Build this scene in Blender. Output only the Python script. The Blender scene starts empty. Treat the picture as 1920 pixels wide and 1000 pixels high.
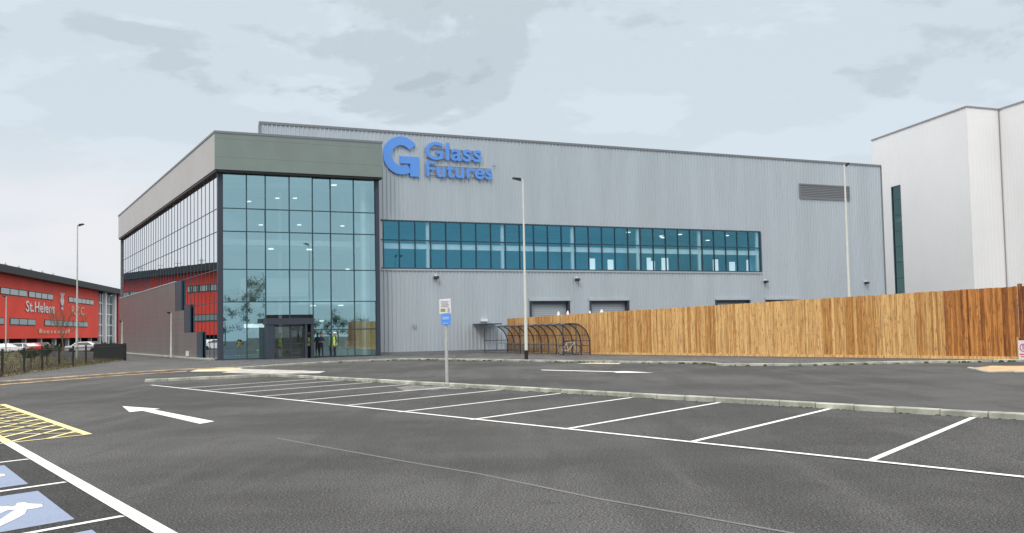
import bpy, bmesh, math, random
from mathutils import Vector, Matrix
rad = math.radians
S = bpy.context.scene
col = S.collection
rnd = random.Random(7)

# ------------------------------------------------------------------ camera
CAM_H = 1.65; FPX = 2010.0; PITCH = rad(3.45); ROLL = rad(-1.1)
cam = bpy.data.cameras.new('camera'); cam_o = bpy.data.objects.new('camera', cam); col.objects.link(cam_o)
cam.sensor_width = 36.0; cam.lens = FPX / 1920 * 36; cam.clip_start = 0.05; cam.clip_end = 3000
cp, sp, cr, sr = math.cos(PITCH), math.sin(PITCH), math.cos(ROLL), math.sin(ROLL)
_f = Vector((0, cp, sp)); _u = Vector((0, -sp, cp)); _r = Vector((1, 0, 0))
CR = cr * _r + sr * _u; CU = -sr * _r + cr * _u; CF = _f
CP = Vector((0, 0, CAM_H))
cam_o.matrix_world = Matrix(((CR.x, CU.x, -CF.x, CP.x), (CR.y, CU.y, -CF.y, CP.y), (CR.z, CU.z, -CF.z, CP.z), (0, 0, 0, 1)))
S.camera = cam_o

# ------------------------------------------------------------------ sky, sun, exposure
SUN_EL, SUN_AZ = rad(44), rad(198)          # azimuth clockwise from +Y
S.view_settings.view_transform = 'Standard'; S.view_settings.look = 'None'
S.view_settings.exposure = 0.0; S.view_settings.gamma = 1.0
w = bpy.data.worlds.new('World'); S.world = w; w.use_nodes = True
nt = w.node_tree; nt.nodes.clear()
def N(t, typ, **kw):
    n = t.nodes.new(typ)
    for k, v in kw.items():
        if k.startswith('i_'): n.inputs[k[2:].replace('_', ' ')].default_value = v
        elif k.startswith('n_'): n.inputs[int(k[2:])].default_value = v
        else: setattr(n, k, v)
    return n
def mixc(t, fac, a, b, mode='MIX'):
    m = t.nodes.new('ShaderNodeMix'); m.data_type = 'RGBA'; m.blend_type = mode; m.clamp_factor = True
    for s, v in ((0, fac), (6, a), (7, b)):
        if isinstance(v, bpy.types.NodeSocket): t.links.new(v, m.inputs[s])
        elif s == 0: m.inputs[0].default_value = v
        else: m.inputs[s].default_value = (*v[:3], 1)
    return m.outputs[2]
def mth(t, op, a, b=0.0, clamp=False):
    m = t.nodes.new('ShaderNodeMath'); m.operation = op; m.use_clamp = clamp
    for s, v in ((0, a), (1, b)):
        if isinstance(v, bpy.types.NodeSocket): t.links.new(v, m.inputs[s])
        else: m.inputs[s].default_value = v
    return m.outputs[0]
def mrange(t, v, a, b, c=0.0, d=1.0):
    m = t.nodes.new('ShaderNodeMapRange'); m.interpolation_type = 'SMOOTHSTEP'
    t.links.new(v, m.inputs[0])
    for i, x in enumerate((a, b, c, d)): m.inputs[i + 1].default_value = x
    return m.outputs[0]
tc = N(nt, 'ShaderNodeTexCoord')
sky = N(nt, 'ShaderNodeTexSky', sky_type='NISHITA', sun_disc=False, sun_elevation=SUN_EL, sun_rotation=SUN_AZ)
mp = N(nt, 'ShaderNodeMapping'); mp.inputs['Scale'].default_value = (1.0, 1.0, 2.6); mp.inputs['Location'].default_value = (2.4, 7.7, 2.1)
nt.links.new(tc.outputs['Generated'], mp.inputs[0])
def sky_noise(scale, detail, rough, dist=0.0):
    n = N(nt, 'ShaderNodeTexNoise'); nt.links.new(mp.outputs[0], n.inputs['Vector'])
    n.inputs['Scale'].default_value = scale; n.inputs['Detail'].default_value = detail
    n.inputs['Roughness'].default_value = rough; n.inputs['Distortion'].default_value = dist
    return n.outputs['Fac']
n1 = sky_noise(3.4, 9, .56, .25); n2 = sky_noise(8.0, 8, .56, .15)
d1 = mrange(nt, n1, .525, .565); d2 = mrange(nt, n1, .62, .65); l1 = mrange(nt, n2, .53, .60)
c = mixc(nt, d1, (.655, .745, .815), (.57, .655, .715))
c = mixc(nt, d2, c, (.50, .58, .635))
lf = mth(nt, 'MULTIPLY', l1, mth(nt, 'SUBTRACT', 1.0, d1))
c = mixc(nt, lf, c, (.70, .79, .87))
sx = N(nt, 'ShaderNodeSeparateXYZ'); nt.links.new(tc.outputs['Generated'], sx.inputs[0])
hz = mth(nt, 'MULTIPLY', mrange(nt, sx.outputs[2], .19, .09), mrange(nt, sx.outputs[0], -.15, -.36))
hz = mth(nt, 'MULTIPLY', hz, mrange(nt, n2, .30, .55, .55, 1.0))
c = mixc(nt, hz, c, (.90, .885, .91))
hz3 = mth(nt, 'MULTIPLY', mrange(nt, sx.outputs[2], .34, .16), mrange(nt, sx.outputs[0], -.44, -.52))  # extra sky glow added outside the view to brighten the side glazing
c = mixc(nt, hz3, c, (.90, .89, .92))
hz2 = mth(nt, 'MULTIPLY', mrange(nt, sx.outputs[2], .22, .05), .35)
c = mixc(nt, hz2, c, (.74, .80, .86))
c = mixc(nt, mrange(nt, sx.outputs[2], .25, .55), c, (.74, .725, .70))
zen = mrange(nt, sx.outputs[2], .30, .95, 1.0, 3.1)      # an overcast sky is brightest overhead
vm = N(nt, 'ShaderNodeVectorMath', operation='SCALE'); nt.links.new(c, vm.inputs[0]); nt.links.new(zen, vm.inputs['Scale'])
ns = N(nt, 'ShaderNodeVectorMath', operation='SCALE'); nt.links.new(sky.outputs[0], ns.inputs[0]); ns.inputs['Scale'].default_value = .1
fin = mixc(nt, .96, ns.outputs[0], vm.outputs[0])
bg = N(nt, 'ShaderNodeBackground'); nt.links.new(fin, bg.inputs[0]); bg.inputs[1].default_value = 1.0
wo = N(nt, 'ShaderNodeOutputWorld'); nt.links.new(bg.outputs[0], wo.inputs[0])
sl = bpy.data.lights.new('sun', 'SUN'); sl.energy = 1.3; sl.angle = rad(12); sl.color = (1, .96, .9)
so = bpy.data.objects.new('sun', sl); col.objects.link(so)
sd = Vector((math.sin(SUN_AZ) * math.cos(SUN_EL), math.cos(SUN_AZ) * math.cos(SUN_EL), math.sin(SUN_EL)))
so.rotation_euler = sd.to_track_quat('Z', 'Y').to_euler(); so.location = (0, 0, 40)

# ------------------------------------------------------------------ picture-to-place helpers (photo pixels 1920x1000)
def ray(q): return CR * ((q[0] - 960) / FPX) - CU * ((q[1] - 500) / FPX) + CF
def at_z(q, z=0.0):
    r = ray(q); return CP + r * ((z - CAM_H) / r.z)
def at_y(q, y):
    r = ray(q); return CP + r * (y / r.y)
A = rad(26.6)
FD = Vector((math.cos(A), math.sin(A), 0)); LD = Vector((-math.sin(A), math.cos(A), 0)); Z = Vector((0, 0, 1))
O = at_z((409, 676))
def B(u, v, z): return O + FD * u + LD * v + Z * z
def vpl(q, P, n):                                  # ray meets the vertical plane through P with normal n
    r = ray(q); t = (P - CP).dot(n) / r.dot(n); return CP + r * t
def pl(q, v=0.0):
    P = vpl(q, B(0, v, 0), LD); return (P - O).dot(FD), P.z
def ll(q, u=0.0):
    P = vpl(q, B(u, 0, 0), FD); return (P - O).dot(LD), P.z

# ------------------------------------------------------------------ scene graph helpers
def tag(o, label=None, cat=None, group=None, kind=None):
    if label: o['label'] = label
    if cat: o['category'] = cat
    if group: o['group'] = group
    if kind: o['kind'] = kind
    return o
def empty(name, loc, label, cat, group=None, rz=0):
    o = bpy.data.objects.new(name, None); col.objects.link(o); o.location = loc; o.rotation_euler = (0, 0, rz)
    o.empty_display_size = .2
    return tag(o, label, cat, group)
def root_of(o):
    while o.parent: o = o.parent
    return o
class MB:
    def __init__(s): s.v = []; s.f = []; s.c = []; s.m = []; s.cur = (.5, .5, .5, 1); s.mi = 0; s.sm = []; s.smooth = False
    def face(s, pts):
        n = len(s.v); s.v += [tuple(p) for p in pts]; s.f.append(tuple(range(n, n + len(pts)))); s.c.append(s.cur); s.m.append(s.mi); s.sm.append(s.smooth)
    def raw(s, vs, fs):
        n = len(s.v); s.v += [tuple(p) for p in vs]
        for f in fs: s.f.append(tuple(i + n for i in f)); s.c.append(s.cur); s.m.append(s.mi); s.sm.append(s.smooth)
    def hexa(s, p):                                # 8 points: bottom 4 ccw, top 4 ccw
        s.raw(p, [(3, 2, 1, 0), (4, 5, 6, 7), (0, 1, 5, 4), (1, 2, 6, 5), (2, 3, 7, 6), (3, 0, 4, 7)])
    def box(s, a, b, fn=None):
        x0, y0, z0 = a; x1, y1, z1 = b
        p = [(x0, y0, z0), (x1, y0, z0), (x1, y1, z0), (x0, y1, z0), (x0, y0, z1), (x1, y0, z1), (x1, y1, z1), (x0, y1, z1)]
        s.hexa([fn(*q) for q in p] if fn else p)
    def tube(s, pts, r, n=8, cap=True, r1=None):
        pts = [Vector(p) for p in pts]; m = len(pts); rings = []
        up = None
        for i, p in enumerate(pts):
            t = (pts[min(i + 1, m - 1)] - pts[max(i - 1, 0)]).normalized()
            if up is None:
                up = Vector((0, 0, 1)) if abs(t.z) < .9 else Vector((1, 0, 0))
            x = up.cross(t).normalized(); y = t.cross(x); up = y
            ri = r if r1 is None else r + (r1 - r) * i / (m - 1)
            rings.append([p + (x * math.cos(2 * math.pi * k / n) + y * math.sin(2 * math.pi * k / n)) * ri for k in range(n)])
        o = s.smooth; s.smooth = n > 5
        b = len(s.v); s.v += [tuple(q) for R in rings for q in R]
        for i in range(m - 1):
            for k in range(n):
                k2 = (k + 1) % n
                s.f.append((b + i * n + k, b + i * n + k2, b + (i + 1) * n + k2, b + (i + 1) * n + k)); s.c.append(s.cur); s.m.append(s.mi); s.sm.append(s.smooth)
        s.smooth = False
        if cap:
            s.face(list(reversed(rings[0]))); s.face(rings[-1])
        s.smooth = o
    def prism(s, pts, off):                        # closed outline extruded by the vector off
        pts = [Vector(p) for p in pts]; n = len(pts); q = [p + off for p in pts]
        s.face(pts); s.face(list(reversed(q)))
        for i in range(n): s.face([pts[(i + 1) % n], pts[i], q[i], q[(i + 1) % n]])
    def build(s, name, mat, parent=None, local=False, recalc=True):
        me = bpy.data.meshes.new(name)
        off = Vector((0, 0, 0)) if (parent is None or local) else root_of(parent).location
        me.from_pydata([tuple(Vector(v) - off) for v in s.v], [], s.f)
        mats = mat if isinstance(mat, (list, tuple)) else [mat]
        for m in mats: me.materials.append(m)
        me.polygons.foreach_set('material_index', s.m); me.polygons.foreach_set('use_smooth', s.sm)
        at = me.color_attributes.new('tone', 'FLOAT_COLOR', 'CORNER'); k = 0; buf = []
        for f, c in zip(s.f, s.c): buf += list(c) * len(f)
        at.data.foreach_set('color', buf)
        me.update()
        if recalc:
            bm = bmesh.new(); bm.from_mesh(me); bmesh.ops.recalc_face_normals(bm, faces=bm.faces); bm.to_mesh(me); bm.free()
        o = bpy.data.objects.new(name, me); col.objects.link(o); o.parent = parent
        return o
def copy_tree(o, parent=None):
    c = o.copy(); col.objects.link(c); c.parent = parent
    for ch in list(o.children): copy_tree(ch, c)
    return c
def structure(o): return tag(o, kind='structure')
def text_obj(name, s, mat, parent, P0, ex, ez, width, height, depth=.1, bold=.0, spacing=1.0, center=None):
    cu = bpy.data.curves.new(name, 'FONT'); cu.body = s; cu.offset = bold; cu.extrude = 0.5; cu.space_character = spacing
    t = bpy.data.objects.new(name, cu); col.objects.link(t); bpy.context.view_layer.update()
    me = bpy.data.meshes.new_from_object(t.evaluated_get(bpy.context.evaluated_depsgraph_get()))
    bpy.data.objects.remove(t)
    x0 = min(v.co.x for v in me.vertices); x1 = max(v.co.x for v in me.vertices)
    ref = bpy.data.curves.new('r', 'FONT'); ref.body = 'H'; ref.offset = bold; r = bpy.data.objects.new('r', ref); col.objects.link(r); bpy.context.view_layer.update()
    mr = bpy.data.meshes.new_from_object(r.evaluated_get(bpy.context.evaluated_depsgraph_get())); caph = max(v.co.y for v in mr.vertices); bpy.data.objects.remove(r)
    n = ex.cross(ez); off = root_of(parent).location if parent else Vector((0, 0, 0))
    for v in me.vertices:
        p = P0 + ex * ((v.co.x - x0) / (x1 - x0) * width) + ez * (v.co.y / caph * height) + n * (v.co.z * depth)
        v.co = p - off
    me.materials.clear(); me.materials.append(mat)
    o = bpy.data.objects.new(name, me); col.objects.link(o); o.parent = parent
    return o

# ------------------------------------------------------------------ materials
def mat(name, colr, rough=.6, metal=0.0, var=0.0, vscale=2.0, bump=0.0, bscale=30.0, spec=.5, coords='Object', stretch=None):
    m = bpy.data.materials.new(name); m.use_nodes = True; t = m.node_tree
    b = t.nodes['Principled BSDF']; b.inputs['Roughness'].default_value = rough; b.inputs['Metallic'].default_value = metal
    b.inputs['Specular IOR Level'].default_value = spec
    b.inputs['Base Color'].default_value = (*colr, 1)
    tcn = N(t, 'ShaderNodeTexCoord'); mpn = N(t, 'ShaderNodeMapping'); t.links.new(tcn.outputs[coords], mpn.inputs[0])
    if stretch: mpn.inputs['Scale'].default_value = stretch
    if var:
        n = N(t, 'ShaderNodeTexNoise', i_Scale=vscale, i_Detail=6.0, i_Roughness=.6); t.links.new(mpn.outputs[0], n.inputs['Vector'])
        f = mrange(t, n.outputs['Fac'], .3, .7)
        o = mixc(t, f, tuple(x * (1 - var) for x in colr), tuple(min(1, x * (1 + var)) for x in colr))
        t.links.new(o, b.inputs['Base Color'])
    if bump:
        n = N(t, 'ShaderNodeTexNoise', i_Scale=bscale, i_Detail=4.0); t.links.new(mpn.outputs[0], n.inputs['Vector'])
        bp = N(t, 'ShaderNodeBump', i_Strength=bump, i_Distance=.02); t.links.new(n.outputs['Fac'], bp.inputs['Height']); t.links.new(bp.outputs[0], b.inputs['Normal'])
    return m
def asphalt(name, base, patch=.25):
    m = bpy.data.materials.new(name); m.use_nodes = True; t = m.node_tree; b = t.nodes['Principled BSDF']
    tcn = N(t, 'ShaderNodeTexCoord'); P = tcn.outputs['Object']
    def noise(sc, det, ro=.6, vec=P, dist=0.0):
        n = N(t, 'ShaderNodeTexNoise', i_Scale=sc, i_Detail=det, i_Roughness=ro, i_Distortion=dist); t.links.new(vec, n.inputs['Vector']); return n.outputs['Fac']
    big = noise(.16, 5, .6); mid = noise(1.1, 5, .65); fine = noise(42, 4, .8); 
    vor = N(t, 'ShaderNodeTexVoronoi', i_Scale=75.0); t.links.new(P, vor.inputs['Vector'])
    mpn = N(t, 'ShaderNodeMapping'); mpn.inputs['Rotation'].default_value = (0, 0, rad(-34)); mpn.inputs['Scale'].default_value = (1.1, .09, 1); t.links.new(P, mpn.inputs[0])
    st = noise(1.0, 4, .6, mpn.outputs[0], .3)
    g = lambda k: tuple(base * k * x for x in (1.0, 1.0, 1.0))
    c = mixc(t, mrange(t, big, .38, .62), g(1 - patch), g(1 + patch))
    c = mixc(t, mth(t, 'MULTIPLY', mrange(t, mid, .5, .72), .35), c, g(1.45))
    c = mixc(t, mth(t, 'MULTIPLY', mrange(t, st, .50, .64), .55), c, g(.62))
    c = mixc(t, mth(t, 'MULTIPLY', mrange(t, st, .46, .32), .5), c, g(1.55))
    oil = noise(.75, 3, .5); c = mixc(t, mth(t, 'MULTIPLY', mrange(t, oil, .66, .72), .5), c, g(.5))
    c = mixc(t, mth(t, 'MULTIPLY', mrange(t, fine, .36, .50, 1, 0), .9), c, g(.22))
    c = mixc(t, mth(t, 'MULTIPLY', mrange(t, fine, .53, .66), .85), c, g(3.0))
    sp_ = mth(t, 'MULTIPLY', mrange(t, vor.outputs['Distance'], .0, .25, 1, 0), .25)
    c = mixc(t, sp_, c, g(2.4))
    grit = noise(48, 3, .9); gm = N(t, 'ShaderNodeVectorMath', operation='SCALE'); t.links.new(c, gm.inputs[0]); t.links.new(mrange(t, grit, .43, .57, .12, 2.15), gm.inputs['Scale']); c = gm.outputs[0]
    t.links.new(c, b.inputs['Base Color']); b.inputs['Roughness'].default_value = .85; b.inputs['Specular IOR Level'].default_value = .3
    bp = N(t, 'ShaderNodeBump', i_Strength=.22, i_Distance=.01); t.links.new(fine, bp.inputs['Height']); t.links.new(bp.outputs[0], b.inputs['Normal'])
    return m
def paint(name, colr, wear=.35, dirt=(.13, .13, .13), lo=.58):
    m = bpy.data.materials.new(name); m.use_nodes = True; t = m.node_tree; b = t.nodes['Principled BSDF']
    P = N(t, 'ShaderNodeTexCoord').outputs['Object']
    n = N(t, 'ShaderNodeTexNoise', i_Scale=26.0, i_Detail=6.0, i_Roughness=.7); t.links.new(P, n.inputs['Vector'])
    n2 = N(t, 'ShaderNodeTexNoise', i_Scale=1.7, i_Detail=4.0); t.links.new(P, n2.inputs['Vector'])
    f = mth(t, 'MULTIPLY', mrange(t, n.outputs['Fac'], lo, lo + .14), mrange(t, n2.outputs['Fac'], .35, .7, .35, 1.0))
    c = mixc(t, mth(t, 'MULTIPLY', f, wear), colr, dirt)
    c = mixc(t, mth(t, 'MULTIPLY', mrange(t, n2.outputs['Fac'], .4, .7), .18), c, tuple(x * .55 for x in colr))
    t.links.new(c, b.inputs['Base Color']); b.inputs['Roughness'].default_value = .7
    return m
def glass(name, refl, rtint, ttint, bump=.02, rough=.0):
    m = bpy.data.materials.new(name); m.use_nodes = True; t = m.node_tree; t.nodes.clear()
    g = N(t, 'ShaderNodeBsdfGlossy'); g.inputs['Color'].default_value = (*rtint, 1); g.inputs['Roughness'].default_value = rough
    tr = N(t, 'ShaderNodeBsdfTransparent'); tr.inputs['Color'].default_value = (*ttint, 1)
    fr = N(t, 'ShaderNodeLayerWeight', i_Blend=.5)
    f = mth(t, 'ADD', mth(t, 'MULTIPLY', mth(t, 'POWER', fr.outputs['Facing'], 5.0), 1 - refl), refl, True)
    mx = N(t, 'ShaderNodeMixShader'); t.links.new(f, mx.inputs[0]); t.links.new(tr.outputs[0], mx.inputs[1]); t.links.new(g.outputs[0], mx.inputs[2])
    P = N(t, 'ShaderNodeTexCoord').outputs['Object']
    n = N(t, 'ShaderNodeTexNoise', i_Scale=.7, i_Detail=1.0); t.links.new(P, n.inputs['Vector'])
    bp = N(t, 'ShaderNodeBump', i_Strength=bump, i_Distance=.1); t.links.new(n.outputs['Fac'], bp.inputs['Height']); t.links.new(bp.outputs[0], g.inputs['Normal'])
    o = N(t, 'ShaderNodeOutputMaterial'); t.links.new(mx.outputs[0], o.inputs[0])
    return m
def wood(name, light, dark, knots=.6):
    m = bpy.data.materials.new(name); m.use_nodes = True; t = m.node_tree; b = t.nodes['Principled BSDF']
    P = N(t, 'ShaderNodeTexCoord').outputs['Object']; at = N(t, 'ShaderNodeVertexColor', layer_name='tone')
    sep = N(t, 'ShaderNodeSeparateColor'); t.links.new(at.outputs[0], sep.inputs[0])
    off = N(t, 'ShaderNodeVectorMath', operation='SCALE'); t.links.new(at.outputs[0], off.inputs[0]); off.inputs['Scale'].default_value = 37.0
    ad = N(t, 'ShaderNodeVectorMath', operation='ADD'); t.links.new(P, ad.inputs[0]); t.links.new(off.outputs[0], ad.inputs[1])
    mpn = N(t, 'ShaderNodeMapping'); mpn.inputs['Scale'].default_value = (9, 9, .55); t.links.new(ad.outputs[0], mpn.inputs[0])
    n = N(t, 'ShaderNodeTexNoise', i_Scale=1.6, i_Detail=5.0, i_Roughness=.6, i_Distortion=.6); t.links.new(mpn.outputs[0], n.inputs['Vector'])
    m2 = N(t, 'ShaderNodeMapping'); m2.inputs['Scale'].default_value = (5, 5, 1.6); t.links.new(ad.outputs[0], m2.inputs[0])
    k = N(t, 'ShaderNodeTexNoise', i_Scale=2.2, i_Detail=4.0, i_Roughness=.7); t.links.new(m2.outputs[0], k.inputs['Vector'])
    c = mixc(t, mrange(t, sep.outputs[0], .0, 1.0), light, dark)
    c = mixc(t, mth(t, 'MULTIPLY', mrange(t, n.outputs['Fac'], .45, .66), .6), c, tuple(x * .45 for x in dark))
    c = mixc(t, mth(t, 'MULTIPLY', mrange(t, n.outputs['Fac'], .48, .30), .45), c, tuple(min(1, x * 1.25) for x in light))
    c = mixc(t, mth(t, 'MULTIPLY', mrange(t, k.outputs['Fac'], .56, .64), knots), c, tuple(x * .3 for x in dark))
    t.links.new(c, b.inputs['Base Color']); b.inputs['Roughness'].default_value = .75
    return m
def emis(name, colr, st):
    m = bpy.data.materials.new(name); m.use_nodes = True; b = m.node_tree.nodes['Principled BSDF']
    b.inputs['Base Color'].default_value = (*colr, 1); b.inputs['Emission Color'].default_value = (*colr, 1); b.inputs['Emission Strength'].default_value = st
    return m
M = dict(
 asphalt=asphalt('asphalt', .056, .36), asphalt_dark=asphalt('asphalt_dark', .030, .2), asphalt_bay=asphalt('asphalt_bay', .050, .28), footway=asphalt('footway_tarmac', .085, .12),
 white_paint=paint('white_road_paint', (.84, .84, .82), .5, lo=.54), yellow_paint=paint('yellow_road_paint', (.86, .74, .33), .5), blue_paint=paint('blue_road_paint', (.22, .28, .42), .6, (.36, .38, .44), .45),
 seam=paint('seam_paint', (.17, .17, .17), .9, (.1, .1, .1), .44),
 kerb=mat('kerb_concrete', (.40, .41, .35), .9, var=.35, vscale=1.3, bump=.3, bscale=20), kerb_tan=mat('tan_kerb', (.46, .34, .22), .9, var=.4, vscale=.8, bump=.2),
 tactile_buff=mat('buff_tactile_paving', (.60, .54, .36), .9, var=.3, vscale=2), tactile_pale=mat('pale_paving', (.44, .43, .40), .9, var=.3, vscale=1.2), tactile_orange=mat('orange_paving', (.55, .36, .20), .9, var=.3, vscale=1.5),
 clad=mat('pale_grey_cladding', (.50, .562, .612), .42, .25, var=.05, vscale=.5, spec=.5, stretch=(1, 1, .12)), trim=mat('grey_trim', (.22, .24, .26), .5, .3), dark=mat('dark_frame', (.055, .065, .09), .45, .3),
 mull=mat('dark_teal_mullion', (.035, .07, .10), .4, .2), fascia=mat('olive_grey_fascia', (.27, .315, .285), .32, .55, var=.05, vscale=.4), fascia_side=mat('silver_grey_fascia', (.50, .487, .47), .42, .35, var=.04, vscale=.3),
 soffit=mat('black_soffit', (.012, .013, .016), .5), side_clad=mat('brown_grey_cladding', (.20, .19, .19), .42, .3, var=.08, vscale=.5), roof=mat('grey_roof', (.2, .21, .22), .8),
 roller=mat('roller_shutter', (.42, .48, .53), .5, .2), louvre=mat('louvre', (.22, .24, .26), .5, .3),
 glass_front=glass('front_glass', .52, (.62, .94, 1.0), (.78, .94, .98), .006), glass_side=glass('side_glass', .80, (.93, .97, 1.0), (.30, .42, .46), .006), glass_strip=glass('strip_glass', .30, (.22, .74, 1.0), (.86, .97, 1.0), .006),
 inner=mat('inner_wall', (.62, .66, .64), .8, var=.15, vscale=.3), inner_dark=mat('inner_dark_wall', (.11, .20, .25), .8, var=.2, vscale=.4), inner_white=mat('inner_white', (.80, .80, .78), .7), inner_warm=mat('inner_warm', (.36, .28, .18), .7, var=.4, vscale=1.5), floor=mat('inner_floor', (.30, .31, .31), .5, var=.1),
 lamp=emis('lit_lamp', (1, .98, .92), 1.8), blue_sign=mat('blue_sign', (.12, .33, .86), .4), blue_dark=mat('blue_sign_edge', (.05, .14, .42), .5),
 white_clad=mat('white_cladding', (.84, .84, .85), .55, var=.03, vscale=.1), white_trim=mat('taupe_trim', (.30, .27, .26), .6), steel=mat('galvanised_steel', (.55, .57, .55), .45, .35, var=.1, vscale=6), white_steel=mat('white_steel_column', (.74, .76, .70), .45, .15, var=.05, vscale=3),
 black=mat('black_metal', (.015, .016, .018), .5), navy=mat('navy_steel', (.03, .045, .075), .4), poly=glass('clear_sheet', .06, (.9, .9, .9), (.72, .70, .68), .0, .1),
 wood=wood('new_pine_boards', (.84, .53, .22), (.52, .24, .06)), wood_dark=wood('stained_pine_boards', (.66, .28, .07), (.24, .075, .016), .6),
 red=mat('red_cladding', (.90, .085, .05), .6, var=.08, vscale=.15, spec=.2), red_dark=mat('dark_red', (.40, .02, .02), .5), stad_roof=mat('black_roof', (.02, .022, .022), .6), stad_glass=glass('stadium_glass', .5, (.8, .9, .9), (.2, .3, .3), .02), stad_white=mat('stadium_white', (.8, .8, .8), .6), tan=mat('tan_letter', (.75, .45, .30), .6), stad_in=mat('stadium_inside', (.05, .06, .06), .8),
 grass=mat('verge_grass', (.13, .12, .055), .95, var=.6, vscale=.8, bump=.6, bscale=6), soil=mat('soil', (.20, .15, .09), .95, var=.5, vscale=2), leaf=mat('leaf', (.05, .075, .03), .8, var=.5, vscale=1), bark=mat('bark', (.14, .10, .065), .9, var=.3, vscale=5),
 hivis=mat('hi_vis', (.62, .85, .05), .7), hiband=mat('reflective_band', (.75, .76, .72), .4), cloth_navy=mat('navy_cloth', (.02, .028, .05), .9), cloth_blue=mat('pale_blue_cloth', (.30, .42, .52), .9), skin=mat('skin', (.50, .30, .22), .6), hair=mat('hair', (.03, .02, .015), .7), hat_white=mat('white_hat', (.8, .8, .8), .4), hat_yellow=mat('yellow_hat', (.8, .65, .05), .4), boot=mat('boot', (.02, .018, .015), .7),
 car_white=mat('car_white', (.75, .75, .75), .25), car_red=mat('car_red', (.55, .03, .03), .25), car_grey=mat('car_grey', (.2, .22, .24), .25, .4), car_glass=mat('car_glass', (.02, .025, .03), .1), tyre=mat('tyre', (.015, .015, .015), .8), olive=mat('olive_print', (.35, .34, .05), .6), pale_blue=mat('pale_blue_print', (.30, .50, .9), .6), red_print=mat('red_print', (.7, .05, .04), .6), print_grey=mat('grey_print', (.45, .42, .50), .6), sign_white=mat('white_sign', (.80, .80, .83), .5),
)
M['glow_panel'] = emis('painted_daylight', (.85, .92, .95), .75)  # emission imitates daylight on solid panels
M['leaf2'] = mat('leaf_pale', (.085, .10, .04), .8, var=.4, vscale=1)
# board-like joints on the side cladding and broad panels on the fascias
def add_joints(m, axis, pitch, width, dark):
    t = m.node_tree; b = t.nodes['Principled BSDF']; P = N(t, 'ShaderNodeTexCoord').outputs['Object']
    s_ = N(t, 'ShaderNodeSeparateXYZ'); t.links.new(P, s_.inputs[0])
    f = mth(t, 'FRACT', mth(t, 'DIVIDE', s_.outputs[axis], pitch)); k = mth(t, 'LESS_THAN', f, width / pitch)
    src = b.inputs['Base Color'].links[0].from_socket if b.inputs['Base Color'].links else None
    base = src if src else tuple(b.inputs['Base Color'].default_value)
    t.links.new(mixc(t, mth(t, 'MULTIPLY', k, dark), base, (.05, .05, .05)), b.inputs['Base Color'])
add_joints(M['side_clad'], 2, .45, .03, .35); add_joints(M['roller'], 2, .18, .03, .5); add_joints(M['louvre'], 2, .16, .07, .8); add_joints(M['fascia'], 2, 1.3, .02, .4)

# ================================================================== GROUND
g = MB(); g.face([(-900, -500, 0), (900, -500, 0), (900, 1400, 0), (-900, 1400, 0)]); structure(g.build('ground', M['asphalt']))
def ground_poly(pts, z):
    """flat sheet with the outline given as picture points or metres"""
    return [Vector((p[0], p[1], z)) for p in pts]
def sheet(name, pts, z, m, struct=True):
    b = MB(); b.face(ground_poly(pts, z)); o = b.build(name, m)
    if o.data.polygons[0].normal.z < 0: o.data.flip_normals()
    return structure(o) if struct else o
def G(*q): return at_z(q)
Bd = (G(645.8, 761.3) - G(1630, 865.4)).normalized()     # along the long bay line, away from the camera
Dd = Vector((.545, .838, 0)).normalized()                # along the bay dividers, away
def strip(mb, a, b, wdt, z):
    a = Vector((a[0], a[1], z)); b = Vector((b[0], b[1], z)); t = (b - a).normalized(); s_ = Vector((-t.y, t.x, 0)) * wdt / 2
    mb.face([a - s_, b - s_, b + s_, a + s_])
# far bays
B0 = G(1630, 865.4); near = [G(*q) for q in [(1630, 865.4), (1291, 830.7), (1054, 806.5), (879, 788.3), (745.8, 773.8), (645.8, 761.3), (560.4, 751.9), (489.6, 744), (427, 738.3), (379, 733), (333, 729)]]
near = [B0 - Bd * 6.1, B0 - Bd * 3.05] + near
DL = 6.86
endp = G(283.3, 722.7); k0 = endp + Dd * DL
base_start = B0 - Bd * 9.5
sheet('bay_surface', [base_start, endp, endp + Dd * (DL + .06), base_start + Dd * (DL + .06)], .004, M['asphalt_bay'])
mb = MB(); strip(mb, base_start, endp, .11, .0105)
tag(mb.build('bay_line', M['white_paint']), 'long white line along the open ends of the far bays', 'road marking')
for i, p in enumerate(near):
    mb = MB(); strip(mb, p + Dd * .06, p + Dd * DL, .105, .008)
    o = mb.build('bay_divider', M['white_paint'])
    names = ['off', 'off', 'nearest and widest-looking', 'second nearest', 'third nearest', 'fourth nearest', 'fifth nearest', 'sixth nearest', 'seventh nearest', 'eighth nearest', 'ninth nearest', 'second farthest', 'farthest']
    if i < 2: tag(o, ['second', 'first'][i] + ' white bay divider beyond the right edge of the photo', 'road marking', 'white dividers of the far bays')
    else: tag(o, '%s white divider line running from the long bay line to the kerb' % names[i], 'road marking', 'white dividers of the far bays')
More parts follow.
